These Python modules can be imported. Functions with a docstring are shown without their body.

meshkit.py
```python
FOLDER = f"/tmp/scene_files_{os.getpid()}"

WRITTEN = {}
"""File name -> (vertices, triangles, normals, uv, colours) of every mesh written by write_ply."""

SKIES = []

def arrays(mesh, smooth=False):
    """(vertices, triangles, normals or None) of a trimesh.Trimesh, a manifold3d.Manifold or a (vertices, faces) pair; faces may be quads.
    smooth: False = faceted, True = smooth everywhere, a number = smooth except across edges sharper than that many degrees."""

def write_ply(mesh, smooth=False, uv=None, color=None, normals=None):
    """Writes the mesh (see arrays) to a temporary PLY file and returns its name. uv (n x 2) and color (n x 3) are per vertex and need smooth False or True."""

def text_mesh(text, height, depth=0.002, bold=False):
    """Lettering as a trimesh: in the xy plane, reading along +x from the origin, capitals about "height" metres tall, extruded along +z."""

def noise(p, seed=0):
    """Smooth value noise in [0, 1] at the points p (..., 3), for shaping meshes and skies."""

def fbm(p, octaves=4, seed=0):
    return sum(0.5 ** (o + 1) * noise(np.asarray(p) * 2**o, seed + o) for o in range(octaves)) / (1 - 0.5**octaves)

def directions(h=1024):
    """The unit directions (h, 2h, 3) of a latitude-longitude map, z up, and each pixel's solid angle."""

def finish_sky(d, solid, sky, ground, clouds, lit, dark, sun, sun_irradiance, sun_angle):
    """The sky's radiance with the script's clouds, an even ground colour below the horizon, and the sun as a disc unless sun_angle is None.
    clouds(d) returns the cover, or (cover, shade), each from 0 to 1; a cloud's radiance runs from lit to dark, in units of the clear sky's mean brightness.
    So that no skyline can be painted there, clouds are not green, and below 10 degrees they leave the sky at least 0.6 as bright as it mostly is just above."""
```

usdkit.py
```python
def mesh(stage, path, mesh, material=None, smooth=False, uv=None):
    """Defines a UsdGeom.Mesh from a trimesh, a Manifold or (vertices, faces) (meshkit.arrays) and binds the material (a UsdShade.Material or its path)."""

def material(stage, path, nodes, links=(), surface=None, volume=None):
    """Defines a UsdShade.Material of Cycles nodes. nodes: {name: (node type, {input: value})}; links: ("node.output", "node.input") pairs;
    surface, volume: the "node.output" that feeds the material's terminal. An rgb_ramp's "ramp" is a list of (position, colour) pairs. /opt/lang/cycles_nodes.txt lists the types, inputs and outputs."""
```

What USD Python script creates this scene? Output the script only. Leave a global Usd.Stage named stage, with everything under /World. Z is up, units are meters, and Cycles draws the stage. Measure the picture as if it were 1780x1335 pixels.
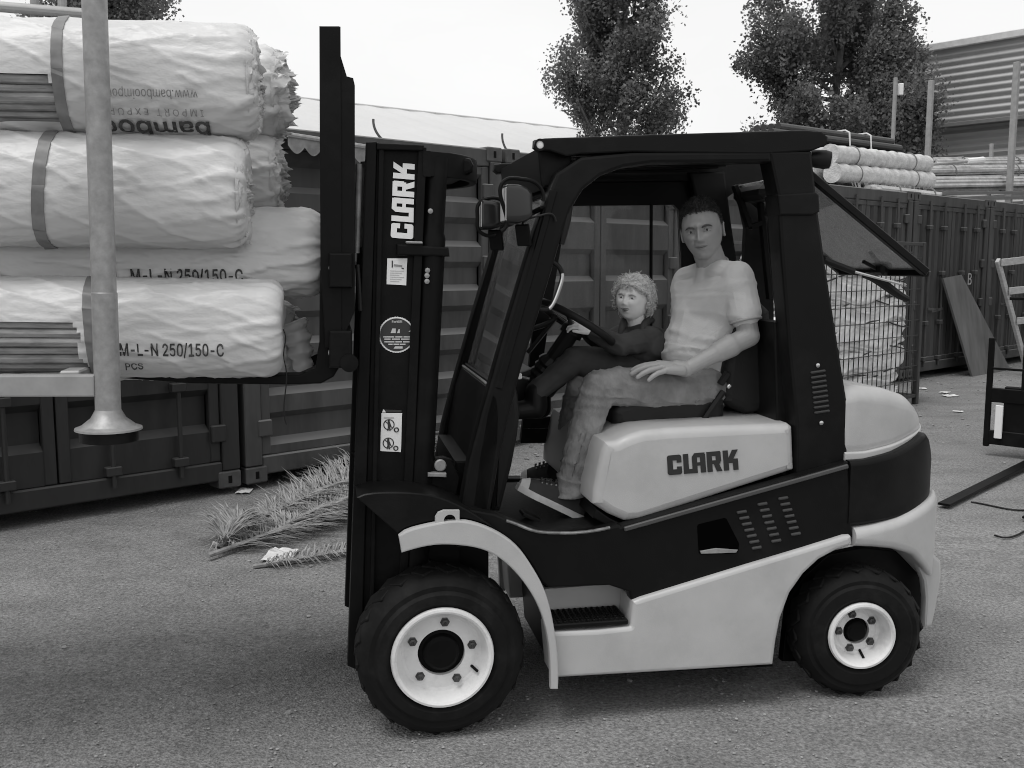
import math, random
import numpy as np
import trimesh, shapely
import shapely.geometry as sg
import manifold3d as m3
from manifold3d import Manifold
from pxr import Usd, UsdGeom, UsdLux, UsdShade, Gf, Sdf
import usdkit, meshkit

stage = Usd.Stage.CreateInMemory()
UsdGeom.SetStageUpAxis(stage, UsdGeom.Tokens.z)
UsdGeom.SetStageMetersPerUnit(stage, 1.0)
UsdGeom.Xform.Define(stage, '/World')
UsdGeom.Scope.Define(stage, '/World/Looks')
A = np.array
PI = math.pi

# ------------------------------------------------------------------ camera
CAM_H, FPX, PITCH = 1.61, 1700.0, math.atan((667.5 - 460) / 1700.0)
cam = UsdGeom.Camera.Define(stage, '/World/camera')
cam.CreateHorizontalApertureAttr(36.0)
cam.CreateVerticalApertureAttr(27.0)
cam.CreateFocalLengthAttr(36.0 * FPX / 1780.0)
cam.CreateFStopAttr(0.0)
cam.CreateExposureAttr(EXPOSURE := 0.35)
cam.AddTranslateOp().Set(Gf.Vec3d(0, 0, CAM_H))
cam.AddRotateXOp().Set(90.0 - math.degrees(PITCH))

# ------------------------------------------------------------------ sky and sun (thin even overcast)
SUN_EL, SUN_AZ = math.radians(68), math.radians(230)      # azimuth from +y towards +x: behind the camera, a little to its left
sky = UsdLux.DomeLight.Define(stage, '/World/sky')
usdkit.material(stage, '/World/Looks/overcast_sky', {
    'sky': ('sky_texture', {'sky_type': 'single_scattering', 'sun_disc': False, 'sun_elevation': SUN_EL, 'sun_rotation': SUN_AZ,
                            'aerosol_density': 3.0, 'air_density': 1.0}),
    'bw': ('rgb_to_bw', {}),
    'tc': ('texture_coordinate', {}),
    'map': ('mapping', {'scale': (1.0, 1.0, 2.5)}),
    'cl': ('noise_texture', {'scale': 1.6, 'detail': 4.0, 'roughness': 0.5}),
    'ramp': ('rgb_ramp', {'ramp': [(0.25, (CLOUD_LO := 7.2,) * 3), (0.75, (CLOUD_HI := 8.6,) * 3)]}),
    'mix': ('mix', {'mix_type': 'mix', 'fac': 0.85}),
    'bg': ('background_shader', {'strength': 0.1})},
    [('sky.color', 'bw.color'), ('tc.generated', 'map.vector'), ('map.vector', 'cl.vector'), ('cl.fac', 'ramp.fac'),
     ('bw.val', 'mix.color1'), ('ramp.color', 'mix.color2'), ('mix.color', 'bg.color')], surface='bg.background')
UsdShade.MaterialBindingAPI.Apply(sky.GetPrim()).Bind(UsdShade.Material.Get(stage, '/World/Looks/overcast_sky'))
sun = UsdLux.DistantLight.Define(stage, '/World/sun')
sun.CreateIntensityAttr(0.4)
sun.CreateAngleAttr(24.0)
sun.CreateColorAttr(Gf.Vec3f(1.0, 0.99, 0.98))
sun.CreateNormalizeAttr(True)
sun.AddRotateXYZOp().Set(Gf.Vec3f(math.degrees(PI / 2 - SUN_EL), 0, 180 - math.degrees(SUN_AZ)))
for pr, lab, cat in ((sky.GetPrim(), 'pale overcast white sky', 'sky'),):
    pr.SetCustomDataByKey('label', lab); pr.SetCustomDataByKey('category', cat); pr.SetCustomDataByKey('kind', 'structure')

# ------------------------------------------------------------------ from picture to place
FWD = A([0, math.cos(PITCH), -math.sin(PITCH)]); UPV = A([0, math.sin(PITCH), math.cos(PITCH)]); CAMP = A([0, 0, CAM_H])
def ray(px, py): return A([1.0, 0, 0]) * (px - 890) + UPV * (667.5 - py) + FWD * FPX
def ground_at(px, py, z=0.0):
    d = ray(px, py); return CAMP + d * ((z - CAM_H) / d[2])
def at_depth(px, py, y):
    d = ray(px, py); return CAMP + d * (y / d[1])
def on_plane(px, py, o, n):
    d = ray(px, py); n = np.asarray(n, float); return CAMP + d * (np.dot(np.asarray(o) - CAMP, n) / np.dot(d, n))
YAW = math.radians(10.5)
TU = A([math.cos(YAW), math.sin(YAW), 0]); TV = A([-math.sin(YAW), math.cos(YAW), 0])
_g = ground_at(773, 1271)
TO = _g - TV * 0.06                                         # truck origin: under the near front wheel, at the tyre's outer face
def loc(px, py, v):                                         # picture point on the truck's upright plane v -> truck coordinates (u, v, z)
    p = on_plane(px, py, TO + TV * v, TV) - TO
    return A([p @ TU, v, p[2]])
def uz(pts, v): return A([loc(p[0], p[1], v if len(p) < 3 else p[2])[[0, 2]] for p in pts])
def tw(m):                                                  # truck coordinates -> world
    m = m.copy(); p = np.asarray(m.vertices)
    m.vertices = TO + np.outer(p[:, 0], TU) + np.outer(p[:, 1], TV) + np.outer(p[:, 2], [0, 0, 1.0]); return m
def tp(p): p = np.asarray(p, float); return TO + TU * p[0] + TV * p[1] + A([0, 0, p[2]])
def wl(px, py, v): return tp(loc(px, py, v))

# ------------------------------------------------------------------ mesh helpers
cat = lambda ms: trimesh.util.concatenate([m for m in ms if m is not None])
def tri(v, f):
    f = np.asarray(f, int)
    if f.shape[1] == 4: f = np.vstack([f[:, [0, 1, 2]], f[:, [0, 2, 3]]])
    return trimesh.Trimesh(np.asarray(v, float), f, process=False)
def fixed(m):
    m = trimesh.Trimesh(m.vertices, m.faces, process=True)
    try: m.fix_normals()
    except Exception: pass
    return m
def rbox(x0, x1, y0, y1, z0, z1, r=0.004):
    x0, x1 = sorted((x0, x1)); y0, y1 = sorted((y0, y1)); z0, z1 = sorted((z0, z1))
    r = min(r, 0.45 * min(x1 - x0, y1 - y0, z1 - z0))
    pts = []
    for X, sx in ((x0, 1), (x1, -1)):
        for Y, sy in ((y0, 1), (y1, -1)):
            for Z, sz in ((z0, 1), (z1, -1)):
                pts += [(X, Y + sy * r, Z + sz * r), (X + sx * r, Y, Z + sz * r), (X + sx * r, Y + sy * r, Z)]
    return trimesh.convex.convex_hull(np.array(pts))
def miter(poly):
    p = np.asarray(poly); e = np.roll(p, -1, 0) - p; e /= np.maximum(np.linalg.norm(e, axis=1, keepdims=True), 1e-9)
    n = np.stack([-e[:, 1], e[:, 0]], 1)                    # inward for counter-clockwise
    m = n + np.roll(n, 1, 0); l2 = (m * m).sum(1, keepdims=True)
    return 2 * m / np.maximum(l2, 0.5)
def prism(poly, v0, v1, r=0.006, n=2, round_=0.0):
    """outline in (u, z), from v0 to v1, edges rounded by r; truck coordinates."""
    P = sg.Polygon(poly)
    if not P.is_valid: P = P.buffer(0)
    if P.geom_type != 'Polygon': P = max(P.geoms, key=lambda g: g.area)
    if round_ > 0:
        P = P.buffer(-round_, quad_segs=4).buffer(2 * round_, quad_segs=4).buffer(-round_, quad_segs=4).simplify(0.0007)
        if P.geom_type != 'Polygon': P = max(P.geoms, key=lambda g: g.area)
    P = sg.polygon.orient(P, 1)
    p = np.array(P.exterior.coords)[:-1]; N = len(p); mt = miter(p)
    v0, v1 = min(v0, v1), max(v0, v1); r = min(r, (v1 - v0) * 0.45)
    rings = []
    for k in range(n + 1):
        a = PI / 2 * k / n; rings.append((p + mt * r * (1 - math.sin(a)), v0 + r * (1 - math.cos(a))))
    for k in range(n, -1, -1):
        a = PI / 2 * k / n; rings.append((p + mt * r * (1 - math.sin(a)), v1 - r * (1 - math.cos(a))))
    V = np.vstack([np.column_stack([q[:, 0], np.full(N, v), q[:, 1]]) for q, v in rings]); F = []
    i = np.arange(N); j = (i + 1) % N
    for k in range(len(rings) - 1):
        a, b = k * N, (k + 1) * N
        F.append(np.stack([a + i, a + j, b + j], 1)); F.append(np.stack([a + i, b + j, b + i], 1))
    _, tf = trimesh.creation.triangulate_polygon(sg.Polygon(rings[0][0]).buffer(0) if not sg.Polygon(rings[0][0]).is_valid else sg.Polygon(rings[0][0]), engine='earcut')
    tv = _
    # match earcut vertices to ring vertices
    from scipy.spatial import cKDTree
    idx = cKDTree(rings[0][0]).query(tv)[1]
    tf = idx[np.asarray(tf)]
    F.append(tf[:, ::1]); F.append((len(rings) - 1) * N + tf[:, ::-1])
    m = trimesh.Trimesh(V, np.vstack(F), process=False)
    if m.volume < 0: m.invert()
    return m
def pp(pts, v0, v1, r=0.006, round_=0.0, vp=None, n=2):     # prism from a picture outline on plane v0
    return prism(uz(pts, v0 if vp is None else vp), v0, v1, r, n, round_)
def frame_of(d):
    d = np.asarray(d, float); d = d / np.linalg.norm(d)
    a = A([0, 0, 1.0]) if abs(d[2]) < 0.9 else A([1.0, 0, 0])
    x = np.cross(a, d); x /= np.linalg.norm(x); return x, np.cross(d, x), d
def tube(pts, rad, seg=10, closed=False, cap=True, flat=None):
    p = np.asarray(pts, float); n = len(p)
    R = np.full(n, float(rad)) if np.ndim(rad) == 0 else np.asarray(rad, float)
    t = (np.roll(p, -1, 0) - np.roll(p, 1, 0)) if closed else np.gradient(p, axis=0)
    t /= np.maximum(np.linalg.norm(t, axis=1, keepdims=True), 1e-9)
    x, y, _ = frame_of(t[0]); V = []
    for k in range(n):
        x = x - t[k] * (x @ t[k]); x /= np.linalg.norm(x); y = np.cross(t[k], x)
        a = np.arange(seg) * 2 * PI / seg
        V.append(p[k] + R[k] * (np.outer(np.cos(a), x) + np.outer(np.sin(a), y)))
    V = np.vstack(V); F = []; i = np.arange(seg); j = (i + 1) % seg
    for k in range(n if closed else n - 1):
        a, b = k * seg, ((k + 1) % n) * seg
        F += [np.stack([a + i, a + j, b + j], 1), np.stack([a + i, b + j, b + i], 1)]
    if cap and not closed:
        V = np.vstack([V, p[0], p[-1]]); c0, c1 = len(V) - 2, len(V) - 1
        F += [np.stack([j, i, np.full(seg, c0)], 1), np.stack([(n - 1) * seg + i, (n - 1) * seg + j, np.full(seg, c1)], 1)]
    return trimesh.Trimesh(V, np.vstack(F), process=False)
def rod(a, b, r, seg=10): return tube([a, b], r, seg)
def spline(pts, n=24, closed=False):
    from scipy.interpolate import CubicSpline
    p = np.asarray(pts, float)
    if closed: p = np.vstack([p, p[:1]])
    s = np.r_[0, np.cumsum(np.maximum(np.linalg.norm(np.diff(p, axis=0), axis=1), 1e-6))]
    c = CubicSpline(s, p, bc_type='periodic' if closed else 'not-a-knot' if len(p) > 3 else 'natural')
    return c(np.linspace(0, s[-1], n + (1 if closed else 0)))[:n]
def lathe(prof, o, d, seg=32):
    """prof: (radius, height along d) pairs."""
    x, y, d = frame_of(d); a = np.arange(seg) * 2 * PI / seg
    ring = np.outer(np.cos(a), x) + np.outer(np.sin(a), y)
    V = np.vstack([o + d * h + ring * r for r, h in prof]); F = []; i = np.arange(seg); j = (i + 1) % seg
    for k in range(len(prof) - 1):
        p, q = k * seg, (k + 1) * seg
        F += [np.stack([p + i, p + j, q + j], 1), np.stack([p + i, q + j, q + i], 1)]
    return trimesh.Trimesh(V, np.vstack(F), process=False)
def beam(a, b, w, h, up=(0, 0, 1), r=0.003):
    """a bar of section w (sideways) x h (towards up) from a to b."""
    a, b = np.asarray(a, float), np.asarray(b, float); d = b - a; L = np.linalg.norm(d); d /= L
    up = np.asarray(up, float); s = np.cross(d, up); s /= np.linalg.norm(s); u2 = np.cross(s, d)
    m = rbox(0, L, -w / 2, w / 2, -h / 2, h / 2, r); p = np.asarray(m.vertices)
    m.vertices = a + np.outer(p[:, 0], d) + np.outer(p[:, 1], s) + np.outer(p[:, 2], u2)
    if np.dot(np.cross(d, s), u2) < 0: m.invert()
    return m
def grid(P):
    """(n, m, 3) points -> sheet"""
    n, m = P.shape[:2]; i, j = np.meshgrid(np.arange(n - 1), np.arange(m - 1), indexing='ij'); a = (i * m + j).ravel()
    return tri(P.reshape(-1, 3), np.stack([a, a + m, a + m + 1, a + 1], 1))
def loft(secs, caps=True):
    """list of closed rings with the same count"""
    S = np.asarray(secs, float); n, m = S.shape[:2]; i = np.arange(m); j = (i + 1) % m; F = []
    for k in range(n - 1):
        a, b = k * m, (k + 1) * m; F += [np.stack([a + i, a + j, b + j], 1), np.stack([a + i, b + j, b + i], 1)]
    V = S.reshape(-1, 3)
    if caps:
        V = np.vstack([V, S[0].mean(0), S[-1].mean(0)]); c = len(V) - 2
        F += [np.stack([j, i, np.full(m, c)], 1), np.stack([(n - 1) * m + i, (n - 1) * m + j, np.full(m, c + 1)], 1)]
    me = trimesh.Trimesh(V, np.vstack(F), process=False)
    if me.volume < 0: me.invert()
    return me
def rrect(v0, v1, z0, z1, r, k=4):
    r = max(1e-4, min(r, 0.49 * abs(v1 - v0), 0.49 * abs(z1 - z0))); out = []
    for cx, cy, a0 in ((v1 - r, z1 - r, 0), (v0 + r, z1 - r, 90), (v0 + r, z0 + r, 180), (v1 - r, z0 + r, 270)):
        for q in range(k + 1):
            a = math.radians(a0 + 90 * q / k); out.append((cx + r * math.cos(a), cy + r * math.sin(a)))
    return np.array(out)
def noise3(p, scale=1.0, seed=0): return meshkit.fbm(np.asarray(p) * scale + 50.0, 3, seed) - 0.5
def plate_holes(poly, holes, v0, v1, shift=None):           # flat plate with round holes, truck coordinates
    P = sg.Polygon(poly).buffer(0)
    for (c, r) in holes: P = P.difference(sg.Point(c).buffer(r, quad_segs=10))
    m = trimesh.creation.extrude_polygon(P, abs(v1 - v0), engine='earcut'); q = np.asarray(m.vertices)
    m.vertices = np.column_stack([q[:, 0], min(v0, v1) + q[:, 2], q[:, 1]]); m.invert(); return m

# ------------------------------------------------------------------ materials (all grey: the picture is black and white)
MATS = {}
def M(name, col, rough=0.5, metal=0.0, var=0.12, scale=6.0, bump=0.0, bscale=80.0, spec=0.5, coat=0.0, stretch=(1, 1, 1), dirt=0.0, dcol=None, trans=0.0, sky_lit=0.0):
    if name in MATS: return MATS[name]
    lo, hi = col * (1 - var), col * (1 + var)
    nodes = {'tc': ('texture_coordinate', {}), 'mp': ('mapping', {'scale': stretch}),
             'n': ('noise_texture', {'scale': scale, 'detail': 5.0, 'roughness': 0.6}),
             'r': ('rgb_ramp', {'ramp': [(0.3, (lo,) * 3), (0.7, (hi,) * 3)]}),
             'p': ('principled_bsdf', {'roughness': rough, 'metallic': metal, 'specular_ior_level': spec, 'coat_weight': coat, 'coat_roughness': 0.1})}
    links = [('tc.object', 'mp.vector'), ('mp.vector', 'n.vector'), ('n.fac', 'r.fac')]
    out = 'r.color'
    if dirt > 0:
        nodes['dn'] = ('noise_texture', {'scale': scale * 0.45 + 0.6, 'detail': 8.0, 'roughness': 0.72})
        nodes['dr'] = ('rgb_ramp', {'ramp': [(0.5, (0, 0, 0)), (0.68, (dirt,) * 3)]})
        nodes['dm'] = ('mix', {'mix_type': 'mix', 'color2': ((col * 0.35 if dcol is None else dcol),) * 3})
        links += [('mp.vector', 'dn.vector'), ('dn.fac', 'dr.fac'), ('dr.color', 'dm.fac'), (out, 'dm.color1')]; out = 'dm.color'
    if sky_lit > 0:                                            # faces turned upwards made paler, sky light put into the colour
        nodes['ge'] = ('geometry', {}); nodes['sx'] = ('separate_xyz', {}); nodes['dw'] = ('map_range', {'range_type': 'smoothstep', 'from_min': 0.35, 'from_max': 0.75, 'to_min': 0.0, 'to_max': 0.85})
        nodes['du'] = ('mix', {'mix_type': 'mix', 'color2': (sky_lit,) * 3})
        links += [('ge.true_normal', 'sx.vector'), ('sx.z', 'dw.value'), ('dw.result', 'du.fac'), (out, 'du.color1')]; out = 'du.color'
    links.append((out, 'p.base_color'))
    if bump > 0:
        nodes['bn'] = ('noise_texture', {'scale': bscale, 'detail': 3.0, 'roughness': 0.6})
        nodes['b'] = ('bump', {'strength': 1.0, 'distance': bump})
        links += [('mp.vector', 'bn.vector'), ('bn.fac', 'b.height'), ('b.normal', 'p.normal')]
    surf = 'p.BSDF'
    if trans > 0:
        nodes['tl'] = ('translucent_bsdf', {}); nodes['mx'] = ('mix_closure', {'fac': trans})
        links += [(out, 'tl.color'), ('p.BSDF', 'mx.closure1'), ('tl.BSDF', 'mx.closure2')]; surf = 'mx.closure'
    MATS[name] = usdkit.material(stage, '/World/Looks/' + name, nodes, links, surface=surf)
    return MATS[name]
def glass(name, tint=0.85, haze=0.06, hcol=0.35, grime=0.12, ior=1.5):
    MATS[name] = usdkit.material(stage, '/World/Looks/' + name, {
        'tr': ('transparent_bsdf', {'color': (tint,) * 3}), 'gl': ('glossy_bsdf', {'color': (0.9,) * 3, 'roughness': 0.03}),
        'fr': ('fresnel', {'IOR': ior}), 'm1': ('mix_closure', {}), 'df': ('diffuse_bsdf', {'color': (hcol,) * 3}),
        'tc': ('texture_coordinate', {}), 'mp': ('mapping', {'scale': (9.0, 9.0, 1.2)}), 'n': ('noise_texture', {'scale': 4.0, 'detail': 6.0, 'roughness': 0.65}),
        'r': ('rgb_ramp', {'ramp': [(0.35, (haze * 0.5,) * 3), (0.75, (haze + grime,) * 3)]}), 'm2': ('mix_closure', {})},
        [('fr.fac', 'm1.fac'), ('tr.BSDF', 'm1.closure1'), ('gl.BSDF', 'm1.closure2'), ('tc.object', 'mp.vector'), ('mp.vector', 'n.vector'),
         ('n.fac', 'r.fac'), ('r.color', 'm2.fac'), ('m1.closure', 'm2.closure1'), ('df.BSDF', 'm2.closure2')], surface='m2.closure')
    return MATS[name]

# ------------------------------------------------------------------ things, parts
USED = {}
def numbered(parent, name):
    k = USED.get((parent, name), 0); USED[(parent, name)] = k + 1
    return f'{parent}/{name}' if k == 0 else f'{parent}/{name}_{k:03d}'
class Part:
    def __init__(s, path, frame): s.path, s.frame = path, frame
class Thing:
    def __init__(s, name, label, category, base=(0, 0, 0), rotz=0.0, group=None, kind=None):
        s.base, s.rotz = np.asarray(base, float), rotz
        s.path = numbered('/World', name)
        x = UsdGeom.Xform.Define(stage, s.path); x.AddTranslateOp().Set(Gf.Vec3d(*map(float, s.base))); x.AddRotateZOp().Set(math.degrees(rotz))
        setdata(x.GetPrim(), label, category, group, kind)
    def inv(s, m):
        c, n = math.cos(-s.rotz), math.sin(-s.rotz); p = np.asarray(m.vertices) - s.base
        m = trimesh.Trimesh(np.column_stack([c * p[:, 0] - n * p[:, 1], n * p[:, 0] + c * p[:, 1], p[:, 2]]), m.faces, process=False); return m
    def add(s, name, mesh, mat, parent=None, smooth=30, label=None, kind=None):   # mesh in world coordinates
        path = numbered(parent.path if parent else s.path, name)
        p = usdkit.mesh(stage, path, s.inv(mesh), mat, smooth=smooth)
        if label: p.GetPrim().SetCustomDataByKey('label', label)
        if kind: p.GetPrim().SetCustomDataByKey('kind', kind)
        return Part(path, s)
def setdata(pr, label=None, category=None, group=None, kind=None):
    for k, v in (('label', label), ('category', category), ('group', group), ('kind', kind)):
        if v: pr.SetCustomDataByKey(k, v)
def single(name, mesh, mat, label=None, category=None, group=None, kind=None, smooth=30):
    path = numbered('/World', name); p = usdkit.mesh(stage, path, mesh, mat, smooth=smooth); setdata(p.GetPrim(), label, category, group, kind); return p
# ------------------------------------------------------------------ palette
paint_pale = M('pale_truck_paint', 0.40, 0.42, var=0.06, scale=5, bump=0.0005, bscale=300, coat=0.1, dirt=0.35, dcol=0.27)
paint_black = M('black_truck_paint', 0.0035, 0.4, var=0.25, scale=5, spec=0.14, bump=0.0005, bscale=250, dirt=0.5, dcol=0.013)
paint_mast = M('black_mast_paint', 0.0035, 0.5, spec=0.12, var=0.3, scale=6, dirt=0.5, dcol=0.013, bump=0.0005, bscale=200)
rubber = M('tyre_rubber', 0.006, 0.7, var=0.3, scale=9, spec=0.15, dirt=0.6, dcol=0.022, bump=0.001, bscale=120)
rim_white = M('white_rim_paint', 0.66, 0.4, var=0.08, scale=10, dirt=0.55, dcol=0.36, bump=0.0008, bscale=60)
hub_dark = M('greasy_hub_steel', 0.004, 0.6, var=0.3, spec=0.1)
nut_steel = M('dark_nut_steel', 0.07, 0.45, metal=0.6, var=0.3, scale=30)
chrome = M('bright_steel', 0.6, 0.22, metal=1.0, var=0.1)
vinyl = M('black_seat_vinyl', 0.009, 0.5, spec=0.3, var=0.2, bump=0.001, bscale=150)
plastic = M('black_plastic', 0.006, 0.45, spec=0.25, var=0.2)
sticker_white = M('white_sticker', 0.72, 0.5, var=0.05)
sticker_ink = M('sticker_ink', 0.02, 0.5, var=0.05)
logo_black = M('black_decal', 0.012, 0.4, var=0.05)
logo_white = M('white_decal', 0.74, 0.4, var=0.04)
lamp_lens = M('lamp_lens', 0.55, 0.12, var=0.1)
galv = M('galvanised_steel', 0.27, 0.5, metal=0.35, var=0.22, scale=28, bump=0.0006, bscale=60, dirt=0.3, dcol=0.25)
steel_grey = M('grey_rack_steel', 0.28, 0.55, metal=0.2, var=0.15, scale=12)
wrap = M('white_woven_wrap', 0.62, 0.42, var=0.07, scale=7, bump=0.004, bscale=26, stretch=(0.55, 1, 1), trans=0.12, dirt=0.12, dcol=0.55)
wrap_film = M('thin_plastic_film', 0.6, 0.3, var=0.08, scale=8, bump=0.003, bscale=25, trans=0.3)
strap_mat = M('grey_binding_strap', 0.16, 0.5, var=0.2, scale=20)
cane = M('dry_cane', 0.22, 0.65, var=0.45, scale=10, stretch=(1, 1, 6))
wrap_ink = M('printed_ink', 0.035, 0.6, var=0.3, scale=30)
skin = M('skin', 0.29, 0.5, var=0.06, scale=30, bump=0.0006, bscale=260)
child_skin = M('child_skin', 0.66, 0.5, var=0.05, scale=30)
lip_mat = M('lips', 0.2, 0.45, var=0.05)
eye_dark = M('eye_iris', 0.03, 0.15, var=0.1)
eye_white = M('eye_white', 0.55, 0.25, var=0.05)
hair_dark = M('dark_short_hair', 0.028, 0.7, var=0.4, scale=60, bump=0.004, bscale=160)
hair_blond = M('blond_curls', 0.8, 0.5, var=0.2, scale=40, trans=0.3)
shirt_mat = M('pale_tshirt_cotton', 0.52, 0.85, var=0.03, scale=22, bump=0.0012, bscale=300)
denim = M('washed_denim', 0.20, 0.85, var=0.28, scale=14, bump=0.002, bscale=180, stretch=(1, 1, 0.6))
jacket_mat = M('dark_jacket_denim', 0.035, 0.8, var=0.35, scale=10, bump=0.001, bscale=200)
canvas = M('black_sneaker_canvas', 0.034, 0.8, var=0.3)
sole_white = M('white_sneaker_rubber', 0.55, 0.6, var=0.12, scale=25)

# ------------------------------------------------------------------ ground
rng = np.random.default_rng(7)
usdkit.material(stage, '/World/Looks/asphalt', {
    'g': ('geometry', {}),
    'n1': ('noise_texture', {'scale': 0.55, 'detail': 6.0, 'roughness': 0.65}),
    'r1': ('rgb_ramp', {'ramp': [(0.28, (0.15,) * 3), (0.5, (0.185,) * 3), (0.75, (0.22,) * 3)]}),
    'n2': ('noise_texture', {'scale': 70.0, 'detail': 3.0, 'roughness': 0.75}),
    'r2': ('rgb_ramp', {'ramp': [(0.3, (0.45,) * 3), (0.5, (1.0,) * 3), (0.72, (1.65,) * 3)]}),
    'm': ('mix', {'mix_type': 'multiply', 'fac': 1.0}),
    'mp3': ('mapping', {'rotation': (0, 0, 0.5), 'scale': (0.6, 1.1, 1)}),
    'n3': ('noise_texture', {'scale': 3.5, 'detail': 7.0, 'roughness': 0.7}),
    'r3': ('rgb_ramp', {'ramp': [(0.32, (0.78,) * 3), (0.52, (1.0,) * 3), (0.72, (1.12,) * 3)]}),
    'm2': ('mix', {'mix_type': 'multiply', 'fac': 1.0}),
    'vb': ('voronoi_texture', {'scale': 110.0}),
    'nb': ('noise_texture', {'scale': 18.0, 'detail': 6.0, 'roughness': 0.7}),
    'ad': ('math', {'math_type': 'add'}),
    'b': ('bump', {'strength': 0.9, 'distance': 0.006}),
    'p': ('principled_bsdf', {'roughness': 0.9, 'specular_ior_level': 0.25})},
    [('g.position', 'n1.vector'), ('g.position', 'n2.vector'), ('g.position', 'mp3.vector'), ('mp3.vector', 'n3.vector'), ('g.position', 'vb.vector'), ('g.position', 'nb.vector'),
     ('n1.fac', 'r1.fac'), ('n2.fac', 'r2.fac'), ('n3.fac', 'r3.fac'), ('r1.color', 'm.color1'), ('r2.color', 'm.color2'), ('m.color', 'm2.color1'), ('r3.color', 'm2.color2'),
     ('m2.color', 'p.base_color'), ('vb.distance', 'ad.value1'), ('nb.fac', 'ad.value2'), ('ad.value', 'b.height'), ('b.normal', 'p.normal')], surface='p.BSDF')
ASPHALT = UsdShade.Material.Get(stage, '/World/Looks/asphalt')
def ground_z(x, y):
    p = np.stack([x, y, 0 * x], -1)
    return 0.012 * (meshkit.fbm(p * 1.3, 3, 3) - 0.5) * np.clip((y - 1.5) / 1.0, 0, 1)
gx = np.r_[-400, -60, -20, np.linspace(-8, 12, 140), 30, 80, 400]; gy = np.r_[-400, -30, -2, np.linspace(1, 18, 120), 24, 40, 90, 400]
GX, GY = np.meshgrid(gx, gy, indexing='ij')
inside = (GX > -8.01) & (GX < 12.01) & (GY > 0.99) & (GY < 18.01)
GZ = np.where(inside, ground_z(GX, GY), 0.0) - 0.004
single('ground', grid(np.stack([GX, GY, GZ], -1)), ASPHALT, 'grey gritty yard asphalt under the forklift', 'ground', kind='structure', smooth=True)
# loose grit
def pebble(r, rg):
    m = trimesh.creation.icosphere(subdivisions=0, radius=1.0); v = np.asarray(m.vertices) * (1 + 0.35 * (rg.random((12, 1)) - 0.5))
    return v * r * [1, 0.8, 0.55], np.asarray(m.faces)
PV, PF, off = [], [], 0
for k in range(9000):
    y = 1.9 + 13 * rng.random() ** 1.7; x = (rng.random() * 1.25 - 0.62) * y
    r = 0.002 + 0.005 * rng.random() ** 3 + (0.012 * rng.random() if rng.random() < 0.02 else 0)
    v, f = pebble(r, rng); a = rng.random() * 6.28; c, s = math.cos(a), math.sin(a)
    PV.append(np.column_stack([c * v[:, 0] - s * v[:, 1] + x, s * v[:, 0] + c * v[:, 1] + y, v[:, 2] + 0.001 + float(ground_z(A([x]), A([y]))[0])])); PF.append(f + off); off += 12
single('loose_grit', trimesh.Trimesh(np.vstack(PV), np.vstack(PF), process=False), M('grit_stone', 0.28, 0.85, var=0.4, scale=40), 'loose grit and tiny stones strewn over the yard', 'gravel', kind='stuff')

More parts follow.
